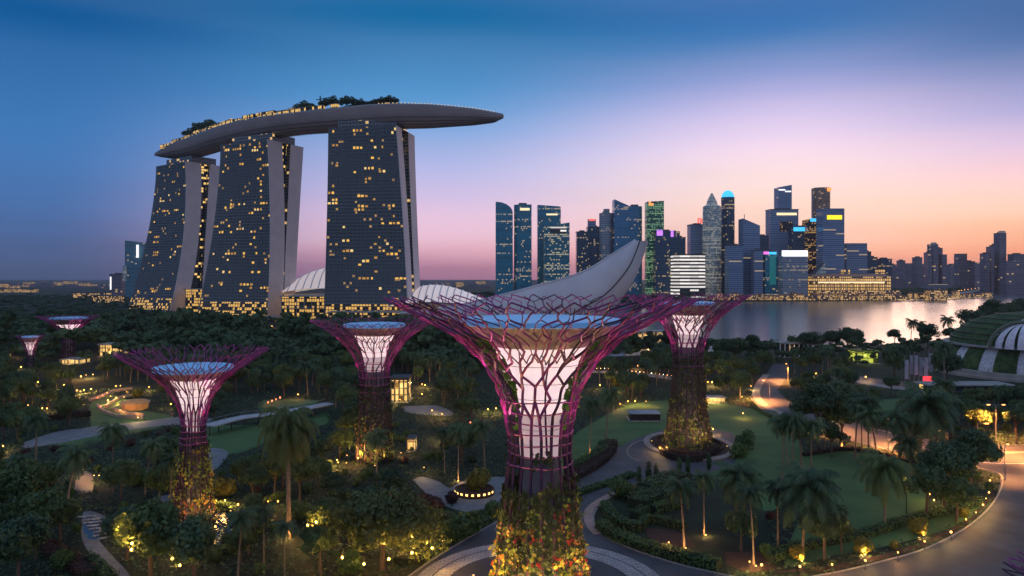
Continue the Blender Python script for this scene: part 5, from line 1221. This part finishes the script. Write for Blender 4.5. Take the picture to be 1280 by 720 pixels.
hedge('short square-cut hedge left in the hedge garden', [(792, 650), (808, 642)], 2.2, 1.8); hedge('straight clipped hedge behind the square-cut one', [(816, 642), (850, 633)], 2.2, 1.9); hedge('L-shaped clipped hedge in the middle of the hedge garden', [(800, 664), (808, 653), (830, 656), (856, 663)], 1.6, 1.6)
for k, (a, b, c_) in enumerate([((790, 628), (815, 616), (850, 608)), ((795, 636), (825, 624), (858, 616)), ((806, 618), (830, 608), (856, 602))]):
    hedge(f'broad rolling hedge band on the garden mound, {ORD[k]} row up', [a, b, c_], 5.0, 2.0 + .3 * k, 'leaf_a', 6)
hedge('narrow median hedge between the two road arms', [(713, 622), (735, 614), (765, 604), (792, 594)], 2.4, .9)
hedge('planted bed edge hedge left of the upper road arm', [(708, 602), (725, 594), (748, 580), (762, 566), (764, 554)], 3.4, 1.4, 'leaf_r'); hedge('pale flowering border behind the upper road arm bed', [(712, 588), (730, 580), (750, 568), (756, 556)], 3.0, 1.6)
hedge('long clipped hedge edging the lower island lawn', [(962, 702), (990, 690), (1040, 679), (1090, 668), (1140, 652), (1190, 640), (1222, 630)], 2.2, 1.3)
hedge('verge hedge along the left side of the bottom centre road', [(520, 706), (548, 688), (580, 668), (612, 652)], 2.4, 1.2); hedge('second verge hedge further left of the bottom centre road', [(500, 704), (530, 684), (562, 664), (590, 652)], 3.4, 1.0, 'leaf_a')
hedge('curved hedge round the dark pond by the slim left supertree', [(262, 690), (290, 692), (308, 682), (314, 668), (304, 650), (284, 636), (266, 634)], 1.8, 1.3); hedge('maroon hedge curving along the bottom left lawn', [(30, 668), (60, 688), (88, 704), (112, 722)], 3.2, 1.2, 'leaf_r'); hedge('low green hedge right of the stepped path', [(112, 700), (128, 716), (140, 728)], 2, 1.2)
hedge('hedge below the garden loop road', [(545, 646), (575, 652), (600, 648), (622, 640)], 2.6, 1.3, 'leaf_a'); hedge('dark hedge at the top edge of the right lawn', [(1004, 570), (1060, 563), (1110, 572), (1158, 586)], 1.6, 1.0, 'leaf_r'); hedge('hedge along the promenade left of the orange plaza', [(935, 500), (950, 515), (985, 530), (1010, 540)], 1.4, .9)
hedge('dark ring hedge inside the oval planter rim', [(828, 566), (838, 573), (861, 577), (884, 573), (896, 564)], 2.2, 1.8, 'leaf_r'); hedge('hedge row beyond the curved terraces at left', [(42, 528), (80, 524), (112, 520)], 3, 2.2, 'leaf_r')
# flower row on the garden bank, one bush of red flowers each
for k in range(8):
    x = 787 + k * 7.6; y = 616 - k * 2.2; rng = np.random.default_rng(k); mb = MB(); p = gp(x, y); Q = rng.normal(size=(60, 3)) * .45 + [0, 0, .9]; quads(mb, Q, Q, np.full(60, .3), rng)
    o = thing('flower_bush', f'red flowered bush on the hedge garden bank, {ORD[k]} from left', 'shrub', p, 0, 'red flower row'); mb.build('blossom', M['fl_o'], o); link('foliage', PROTO['bush1'][0][0][1], o).scale = (.7, .7, .6)
# ------------------------------------------------------------------ far woods, one mass each, and the ground cover
def np_mesh(name, V, mat):
    me = bpy.data.meshes.new(name); n = len(V) // 4; me.vertices.add(len(V)); me.vertices.foreach_set('co', V.astype(np.float32).ravel()); me.loops.add(n * 4); me.loops.foreach_set('vertex_index', np.arange(n * 4, dtype=np.int32)); me.polygons.add(n); me.polygons.foreach_set('loop_start', np.arange(n, dtype=np.int32) * 4)
    me.materials.append(mat); me.update(calc_edges=True); return link(name, me)
def crown_np(rng, n, Rr, H):
    mb = MB(); leafset(mb, int(rng.integers(1e6)), Rr, H - Rr * .8, Rr * .85, 7, n // 7, 1.5); return np.array(mb.V)
rng = np.random.default_rng(77); BASES = [crown_np(rng, 260, 5.5, 11.5 + k % 3) for k in range(6)]
def wood(name, label, poly, step, mat, hs=(.8, 1.25), world=False):
    P = [tuple(gp(*p).xy) for p in poly]; xs = [p[0] for p in P]; ys = [p[1] for p in P]; out = []; y = min(ys)
    while y < max(ys):
        x = min(xs)
        while x < max(xs):
            a, b = x + rng.uniform(-.45, .45) * step, y + rng.uniform(-.45, .45) * step
            if inpoly(a, b, P) and not any((a - c) ** 2 + (b - d) ** 2 < (e + 6) ** 2 for c, d, e in FOOT):
                qx, qy = 640 + F * a / b, HZ + F * CH / b; hp_ = 13 * F / b
                if any(abs(x_ - qx) < 5 * F / b + 1 and qy - hp_ < y_ < qy for x_, y_ in LK): x += step; continue
                if any(x0 - 4 < qx < x1 + 4 and qy > y1 and qy - hp_ < y1 - 3 for x0, x1, y1 in ((76, 96, 452), (30, 45, 474))): x += step; continue
                s = rng.uniform(*hs) * (1.5 if rng.random() < .12 else 1) * (1 if b < 560 else .62);  t = rng.uniform(0, 6.28); B_ = BASES[rng.integers(6)] * np.array([s * step / 9 * rng.uniform(.75, 1.25), s * step / 9, s * rng.uniform(.85, 1.2)]); ca, sa = math.cos(t), math.sin(t)
                out.append(np.stack([B_[:, 0] * ca - B_[:, 1] * sa + a, B_[:, 0] * sa + B_[:, 1] * ca + b, B_[:, 2]], 1))
            x += step
        y += step
    if not out: return
    o = np_mesh(name, np.concatenate(out), M[mat]); struct(o, label, 'stuff'); print(name, len(out))
wood('woodland', 'dark far wood at the feet of the three hotel towers', [(-40, 461), (300, 462), (640, 461), (640, 409), (410, 408), (300, 404), (170, 398), (-40, 398)], 11, 'leaf_b', (.8, 1.5))
wood('woodland', 'dark far wood on the left below the horizon', [(-60, 399), (170, 398), (172, 384), (150, 371), (-60, 371)], 24, 'leaf_b', (.5, .9))
wood('woodland', 'dark wood between the biggest supertree and the bay', [(640, 461), (880, 461), (880, 440), (760, 447), (640, 424)], 11, 'leaf_b', (.8, 1.15))
wood('woodland', 'wood along the near shore of the bay', [(880, 461), (1180, 461), (1180, 434), (1060, 437), (960, 440), (880, 444)], 11, 'leaf_b', (.45, .75))
wood('woodland', 'dark wood beyond the shell roof behind the petal', [(500, 376), (640, 380), (860, 378.5), (860, 374), (640, 371), (520, 371)], 26, 'leaf_b', (1.0, 1.5))
for k, (a, b, y0, y1) in enumerate([(1090, 1128, 369, 374), (1118, 1155, 364, 371), (1150, 1200, 362, 368), (1190, 1262, 359.5, 362.5), (905, 925, 370, 374), (985, 1040, 371, 374.5)]):
    wood('woodland', f'dark waterfront trees on the far quay, {ORD[k]} clump', [(a, y1), (b, y1), (b, y0), (a, y0)], 17, 'leaf_b', (1.2, 1.9))
n = 95000; Y = np.sqrt(rng.uniform(112 ** 2, 330 ** 2, n)); X = rng.uniform(-.74, .74, n) * Y; keep = []
FOOTP = LAWNS + [ROAD1 + ROAD2] + PATHS + [[(735, 650), (780, 598), (960, 590), (960, 715), (860, 715)]]
for i in range(n):
    a, b = 640 + F * X[i] / Y[i], HZ + F * CH / Y[i]
    if not any(inpoly(a, b, P) for P in FOOTP) and not any((X[i] - c) ** 2 + (Y[i] - d) ** 2 < (e - 2) ** 2 for c, d, e in FOOT[:2] + FOOT[6:]): keep.append(i)
P = np.stack([X[keep], Y[keep], rng.uniform(.05, .55, len(keep))], 1); mb = MB(); quads(mb, P, np.tile([0, 0, 1.0], (len(P), 1)), rng.uniform(.28, .62, len(P)), rng)
struct(mb.build('ground_cover', M['leaf_b']), 'low leafy ground cover between the garden trees', 'stuff')
# trees on the roof deck
def roof_s(px):
    best = min((abs(proj((lambda q: q[0] + q[1] * q[2] * .6 + Vector((0, 0, q[3])))(sky_frame(s)))[0] - px), s) for s in [k / 300 for k in range(12, 300)]); return best[1]
for k, (px, key, h) in enumerate([(236, 'roof', 13), (246, 'roof', 15), (256, 'roof', 15), (266, 'roof', 12), (372, 'roof', 15), (381, 'roof', 18), (391, 'roof', 13), (405, 'roof', 17), (415, 'roof', 19), (432, 'roof', 18), (440, 'roof', 16), (450, 'roof', 12), (466, 'roof', 10), (476, 'roof', 12), (486, 'roof', 14), (494, 'roof', 12)]):
    q = sky_frame(roof_s(px)); p = q[0] + q[1] * q[2] * .62 + Vector((0, 0, q[3] - .3)); plant(key, p, h * (1.5 if k < 4 else 1.0), f'roof garden tree on the boat-shaped deck, {ORD[k]} from the left', 'roof garden trees', wide=.9)
sp_ = C.objects['sky_park']; P = []; rng = np.random.default_rng(4)
for k in range(1500):
    s_ = rng.uniform(.05, .74); q = sky_frame(s_); c = q[0] + q[1] * q[2] * rng.uniform(.90, .96); g_ = .5 + .5 * math.sin(s_ * 70) * math.sin(s_ * 31); P.append((c.x, c.y, q[3] + rng.uniform(.2, .8 + 3.0 * g_ * g_)))
mb = MB(); P = np.array(P); quads(mb, P, np.tile([0, -1.0, .3], (len(P), 1)), np.full(len(P), 1.3), rng); mb.buildw('edge_planting', M['leaf_b'], sp_)
# ------------------------------------------------------------------ lamps
def garden_lamp(px, py, mat, col, power, h=1.6, r=.28, what='small garden lamp'):
    Yg = F * (CH - h) / (py - HZ); p = Vector(((px - 640) * Yg / F, Yg, 0)); k = r * rnd.uniform(.45, .85) * max(.8, Yg / 260)
    o = thing('garden_lamp', None, 'lamp', p, 0, 'garden lamps')
    mb = MB(); mb.tube([(0, 0, 0), (0, 0, h - k)], .06, 5); mb.box((0, 0, .05), (.3, .3, .1)); mb.build('post', M['dark'], o)
    mb = MB(); mb.lathe([(k * .55, h - k), (k, h - k * .5), (k, h + k * .6), (k * .3, h + k)], 8, caps=True); mb.build('lamp_head', M[mat], o)
    if power: lamp((0, -.6, h + .8), power, col, .25, o)
    pend(o, what, px, py); return o
for i, (x, y) in enumerate(LAMPS):
    Yg = F * CH / (y - HZ); garden_lamp(x, y, 'bulb' if i % 4 else 'bulbo', (1, .58, .16) if i % 3 else (1, .46, .12), (120 if px < 130 else 520) if Yg < 200 else 1100 if Yg < 320 else 1800, what='yellow garden lamp' if i % 4 else 'orange garden lamp')
for x, y in REDS: garden_lamp(x, y, 'bulbr', (1, .25, .10), 120, 1.2, .35, 'red garden lamp')
for k in range(22): garden_lamp(741 + k * 4.9, 460.5 + (0 if k < 4 else (k - 4) * .55), 'bulbo' if k % 3 else 'bulbw', (1, .5, .15), 160 if k % 3 == 0 else 0, 1.4, .22, 'small path lamp')
flush('lamps')
def uplight(px, py, power, label, col=(1, .52, .16), off=(0, -1.2)):
    p = gp(px, py) + Vector((off[0], off[1], 0)); o = thing('spot_lamp', label, 'lamp', p); mb = MB(); mb.box((0, 0, .12), (.36, .36, .24)); mb.build('housing', M['dark'], o); mb = MB(); mb.lathe([(.01, .25), (.15, .25), (.15, .34), (.01, .36)], 8); mb.build('lamp_head', M['bulb'], o); lamp((0, 0, .75), power, col, .15, o)
for x, y, pw, lb in [(361, 673, 700, 'uplight at the foot of the tall shaggy palm'), (714, 580, 260, 'uplight at the palm nearest the biggest supertree'), (737, 568, 200, 'uplight at the second palm right of the biggest supertree'), (573, 601, 200, 'uplight at the palm behind the small round planter'), (855, 684, 200, 'uplight at the leaning palm in the hedge garden'), (880, 668, 260, 'uplight at the upright palm in the hedge garden'), (942, 706, 160, 'uplight at the big palm on the island tip'), (999, 700, 420, 'uplight under the leftmost yellow lit bush'), (1077, 692, 520, 'uplight under the middle yellow lit bush'), (1150, 668, 520, 'uplight under the right yellow lit bush'), (1052, 560, 1200, 'uplight inside the yellow glowing tree'), (594, 620, 700, 'uplight in the small round planter'), (1106, 660, 60, 'uplight under the single date palm')]:
    uplight(x, y, pw, lb)
def lantern(base, off, z, label, power, col=(1, .50, .10)):
    p = gp(*base) + Vector((off[0], off[1], z)); o = thing('tree_lantern', label, 'lantern', p, 0, 'lanterns hung in tree crowns'); mb = MB(); mb.tube([(0, 0, .25), (0, 0, 1.6)], .02, 4); mb.build('cord', M['dark'], o); mb = MB(); mb.ball((0, 0, 0), .22, 8, 6); mb.build('globe', M['bulb'], o); lamp((0, -.4, 0), power, col, .2, o)
for k, (x, y, z) in enumerate([(-5.5, -6.0, 4.4), (-1.5, -8.2, 4.2), (2.5, -8.2, 5.0), (6.0, -6.6, 5.4), (9.0, -4.0, 5.2), (1, -4, 6.2), (5.5, -2.5, 6.6), (10.5, -.5, 5.0)]): lantern((478, 712), (x, y), z, f'lantern hung in the wide flat-crowned tree, {ORD[k]} round its crown', 800)
for k, (x, y, z) in enumerate([(-3, -2.5, 4.4), (-1.2, -3.2, 5.2), (-2.6, -.5, 3.6)]): lantern((409, 680), (x, y), z, f'lantern hung in the small pale tree by the shaggy palm, {ORD[k]} from left', 700)
for k, (x, y, z) in enumerate([(-3.2, -3.6, 10.5), (-.8, -4.2, 8.2), (-.9, -4.2, 7.2)]): lantern((188, 730), (x, y), z, f'lantern in the drooping tree beside the stepped path, {ORD[k]} from top', 700)
for k, (x, y, z) in enumerate([(-1.6, -3.8, 6.8), (-.4, -3.9, 5.8)]): lantern((242, 740), (x, y), z, f'lantern in the drooping tree hiding the slim supertree foot, {ORD[k]} one', 320)
for T, rr, nm, pw in ((T0, 11.5, 'biggest supertree', 8500), (TR, 11.0, 'right-hand supertree', 3200), (TL, 7.6, 'slim left supertree', 1500), (TM, 8.6, 'half hidden supertree', 2200)):
    for k in range(6):
        a = 2 * PI * (k + .5) / 6 + .2; o = thing('spot_lamp', f'yellow uplight on the planted foot of the {nm}, {ORD[k]} round the ring', 'lamp', (T.x + rr * math.cos(a), T.y + rr * math.sin(a), .3), 0, 'supertree foot uplights'); mb = MB(); mb.box((0, 0, .15), (.4, .4, .3)); mb.build('housing', M['dark'], o); mb = MB(); mb.box((0, 0, .34), (.3, .3, .06)); mb.build('lamp_head', M['bulb'], o); spot((0, 0, .6), (-math.cos(a), -math.sin(a), 1.5), pw * 1.6, (1, .62, .18), 110, .2, o)
def street_lamp(px, py, h, label, power, arms=1, rz=0, col=(1, .42, .12)):
    o = thing('street_lamp', label, 'street lamp', gp(px, py), rz); mb = MB(); mb.tube([(0, 0, 0), (0, 0, h)], [.16, .09], 8); mb.lathe([(.3, 0), (.3, .4), (.16, .6)], 8); mb.build('post', M['steel'], o)
    for sg in (1, -1)[:arms]:
        mb = MB(); mb.tube([(0, 0, h - .3), (sg * 1.2, 0, h), (sg * 2.2, 0, h + .1)], .06, 5); a = mb.build('arm', M['steel'], o); mb = MB(); mb.box((sg * 2.3, 0, h), (.9, .35, .18)); mb.build('lamp_head', M['bulbo'], a); spot((sg * 2.3, 0, h - .2), (sg * .12, 0, -1), power, col, 138, .2, o)
street_lamp(1245, 552, 11.3, 'tall pale street lamp with side arms at the right edge of the orange road', 60000, 2, 0, (1, .36, .09))
for k, (x, y, lb) in enumerate([(1030, 540, 'street lamp behind the palm group, upper part of the orange road'), (1110, 562, 'street lamp in the middle of the orange road behind the leaning palm'), (1185, 580, 'street lamp before the road junction left of the tall pale one'), (962, 502, 'street lamp on the orange plaza near the lit tree'), (985, 476, 'street lamp at the far end of the orange plaza'), (1290, 574, 'street lamp just at the right frame edge of the junction'), (1222, 566, 'street lamp on the far pavement left of the tall pale one'), (1256, 600, 'street lamp at the road bend below the tall pale one')]): street_lamp(x, y, 8.5, lb, 20000 if x == 1256 else 52000, 1, k, (1, .36, .09))
o = thing('globe_lamp', 'lamp post with two glowing globes on the right lawn', 'lamp', gp(1133, 642)); mb = MB(); mb.tube([(0, 0, 0), (0, 0, 7.6)], [.12, .07], 6); mb.build('post', M['dark'], o)
for z, x in ((7.7, .1), (5.8, -.1)): mb = MB(); mb.ball((x, 0, z), .34, 12, 8); mb.build('globe', M['bulb'], o); lamp((x, -.8, z), 260, (1, .55, .15), .3, o)
# ------------------------------------------------------------------ small buildings and garden structures
def kiosk(name, label, px0, px1, ytop, ybase, dep, wall, roof, ncol=0, colm='white', power=0, cat='pavilion', col=(1, .6, .2)):
    a, b = gp(px0, ybase), gp(px1, ybase); Y = a.y; h = (ybase - ytop) * Y / F; cx = (a.x + b.x) / 2; W_ = b.x - a.x; o = thing(name, label, cat, (cx, Y, 0))
    mb = MB(); mb.box((0, dep / 2, h * .45), (W_ * .9, dep * .8, h * .9)); mb.build('wall', wall, o); mb = MB(); mb.box((0, dep / 2, h * .95), (W_, dep * 1.1, h * .1)); mb.build('roof', roof, o); mb = MB(); mb.box((0, dep / 2, .15), (W_ * 1.04, dep * 1.2, .3)); mb.build('plinth', M['conc'], o)
    for k in range(ncol): mb = MB(); mb.lathe([(.35, .3), (.3, h * .9)], 8, (-W_ * .46 + W_ * .92 * k / max(1, ncol - 1), -.02)); mb.build('column', M[colm], o)
    if power: lamp((0, -1.5, h * .6), power, col, .4, o)
M['kglow'] = facade('kiosk_glazing', (.1, .08, .05), (.25, .2, .14), (1, .62, .2, 1), .8, 2.6, 1.6, 1.1, .2, .25); M['kgreen'] = facade('green_glazing', (.1, .12, .03), (.1, .13, .04), (.80, .85, .12, 1), .75, 3.0, 3.2, .7, .1, .15); M['kgreenroof'] = pmat('green_roof_edge', (.22, .26, .05), .7); M['redsign'] = emat('red_sign', (1, .06, .08, 1), 1.1); M['banner'] = pmat('banner_grey', (.40, .40, .47), .7)
kiosk('glass_pavilion', 'yellow-green lit glass box pavilion near the water', 1071, 1100, 438.5, 455, 14, M['kgreen'], M['kgreenroof'], 0, power=500, col=(.9, .9, .2))
kiosk('columned_kiosk', 'lit columned hall between the two big supertrees near the bay', 784, 836, 414, 431, 14, M['kglow'], M['conc'], 9, 'white', 900); kiosk('columned_kiosk', 'small white columned kiosk on the near shore', 974, 1006, 428, 447, 12, M['dark'], M['conc'], 6, 'white', 200)
kiosk('lit_pavilion', 'yellow lit lattice pavilion right of the half hidden supertree', 487, 511, 472, 503, 10, M['kglow'], M['dark'], 5, 'dark', 900); kiosk('lit_pavilion', 'orange lit cafe under trees near the distant wide supertree', 122, 150, 430, 446, 12, M['kglow'], M['conc'], 4, 'dark', 700); kiosk('lit_pavilion', 'lit hall at the foot of the distant wide supertree', 74, 100, 449, 456, 12, M['kglow'], M['conc'], 5, 'conc', 500)
kiosk('park_shelter', 'flat-roofed low shelter on the lawn left of the right-hand supertree', 787, 826, 517, 527, 7, M['dark'], M['steel'], 4, 'dark'); kiosk('lit_pavilion', 'low yellow lit kiosk right behind the right-hand supertree', 880, 908, 497, 504, 6, M['kglow'], M['conc'], 0, power=300); kiosk('lit_pavilion', 'tiny yellow lit hut left of the loop road', 508, 519, 548, 565, 5, M['kglow'], M['dark'], 0, power=200)
o = thing('sign_box', 'glowing red sign box on a post before the dome', 'sign', gp(1159, 484)); mb = MB(); mb.tube([(0, 0, 0), (0, 0, 2)], .1, 6); mb.build('post', M['dark'], o); mb = MB(); mb.box((0, 0, 3.4), (3.8, .5, 3.2)); mb.build('panel', M['redsign'], o)
for k in range(6):
    o = thing('banner_column', f'grey banner column left of the red sign, {ORD[k]} from left', 'banner', gp(1131 + k * 6, 482 - (k % 2) * 4)); mb = MB(); mb.tube([(0, 0, 0), (0, 0, 14 + k % 3)], .14, 6); mb.build('post', M['steel'], o); mb = MB(); mb.box((.9, 0, 7.5 + k % 3), (1.7, .12, 9)); mb.build('banner', M['banner'], o)
o = thing('low_building', 'low grey flat-roofed entrance building before the dome', 'building', gp(1215, 492)); mb = MB(); mb.box((0, 6, 1.6), (34, 9, 3.2)); mb.build('wall', M['mbs_atrium'], o); mb = MB(); mb.box((0, 6, 3.5), (38, 12, .5)); mb.build('roof', M['conc'], o)
def boardwalk():
    P = spline([(p.x, p.y, 0) for p in (gp(262, 533, 3), gp(300, 523, 3), gp(345, 517.5, 3), (gp(380, 511.5, 3)), gp(412, 505, 3))], 8); o = thing('boardwalk', 'raised pale boardwalk on posts right of the slim left supertree', 'footbridge', (P[16].x, P[16].y, 0)); mb = MB(); rr = []; rails = ([], [])
    for i, p in enumerate(P):
        t = (P[min(i + 1, len(P) - 1)] - P[max(i - 1, 0)]).normalized(); nn = Vector((-t.y, t.x, 0)) * 2.4; z = Vector((0, 0, 3)); rr.append([p + nn + z, p - nn + z, p - nn + z + Vector((0, 0, .4)), p + nn + z + Vector((0, 0, .4))]); rails[0].append(p + nn + Vector((0, 0, 4.5))); rails[1].append(p - nn + Vector((0, 0, 4.5)))
        if i % 3 == 0:
            m = MB(); m.tube([p, p + z], .2, 6); m.buildw('post', M['dark'], o)
            for sg in (1, -1): m = MB(); m.tube([p + nn * sg + z, p + nn * sg + Vector((0, 0, 4.5))], .05, 4); m.buildw('rail_post', M['steel'], o)
    mb.loft(rr); mb.buildw('deck', M['bwalk'], o)
    for q in rails: m = MB(); m.tube(q, .06, 4); m.buildw('handrail', M['steel'], o)
M['bwalk'] = pmat('boardwalk_deck', (.46, .46, .5), .8, scale=2); boardwalk()
for k, pts in enumerate([[(112, 502), (125, 497), (145, 490), (165, 487)], [(132, 510), (140, 504), (155, 497), (175, 495)], [(122, 508), (130, 516), (150, 522), (178, 524)], [(142, 513), (158, 518), (180, 520)]]):
    o = strip('terrace_wall', pts, .8, 1.1, M['pave_warm']); tag(o, f'low curved stone terrace wall lit orange, {ORD[k]} from the back', 'wall', 'curved terrace walls')
for x, y, pw in ((118, 500, 500), (140, 495, 500), (160, 490, 500), (150, 506, 500), (165, 512, 600), (140, 516, 400), (170, 520, 400)):
    uplight(x, y, pw, f'orange terrace spot at the curved walls, near photo column {x}' if False else f'orange spot lighting the curved terraces, {ORD[[118, 140, 160, 150, 165, 140, 170].index(x) if y != 516 else 5]} one', (1, .40, .12))
o = thing('drum_pavilion', 'round orange drum-shaped kiosk in the lit curved terraces', 'pavilion', gp(169, 511)); mb = MB(); mb.lathe([(4.6, 0), (4.8, 2.6), (4.4, 3.2), (.01, 3.9)], 24); mb.build('wall', pmat('drum_orange', (.62, .34, .14), .7), o, True); mb = MB(); mb.lathe([(4.9, 2.5), (5.2, 2.5), (5.2, 2.8), (4.9, 2.8)], 24); mb.build('eave', M['conc'], o)
for x, y in ((164, 517), (175, 516)): uplight(x, y, 420, 'spot lighting the round orange drum kiosk, ' + ('left one' if x == 164 else 'right one'), (1, .5, .15))
o = thing('light_pole', 'slim upright cold white light pole left of the slim supertree', 'lamp', gp(205, 578)); mb = MB(); mb.tube([(0, 0, 0), (0, 0, 1)], .15, 6); mb.build('base', M['dark'], o); mb = MB(); mb.tube([(0, 0, 1), (0, 0, 5.6)], .12, 6); mb.build('light_tube', emat('cold_tube', (.35, .6, 1, 1), 1.2), o)
for k in range(8):
    p = gp(108 + k * 3.6 + (k % 2) * 2, 646 + k * 3.7); o = thing('stepping_slab', f'pale stone slab crossing the stream on the stepped path, {ORD[k]} from the back', 'slab', p, R(12 + k * 4), 'stepping slabs'); m = MB(); m.box((0, 0, .11), (3.6 - .2 * (k % 3), .62, .18)); m.build('stone', M['pave'], o)
print('objects', len(C.objects))
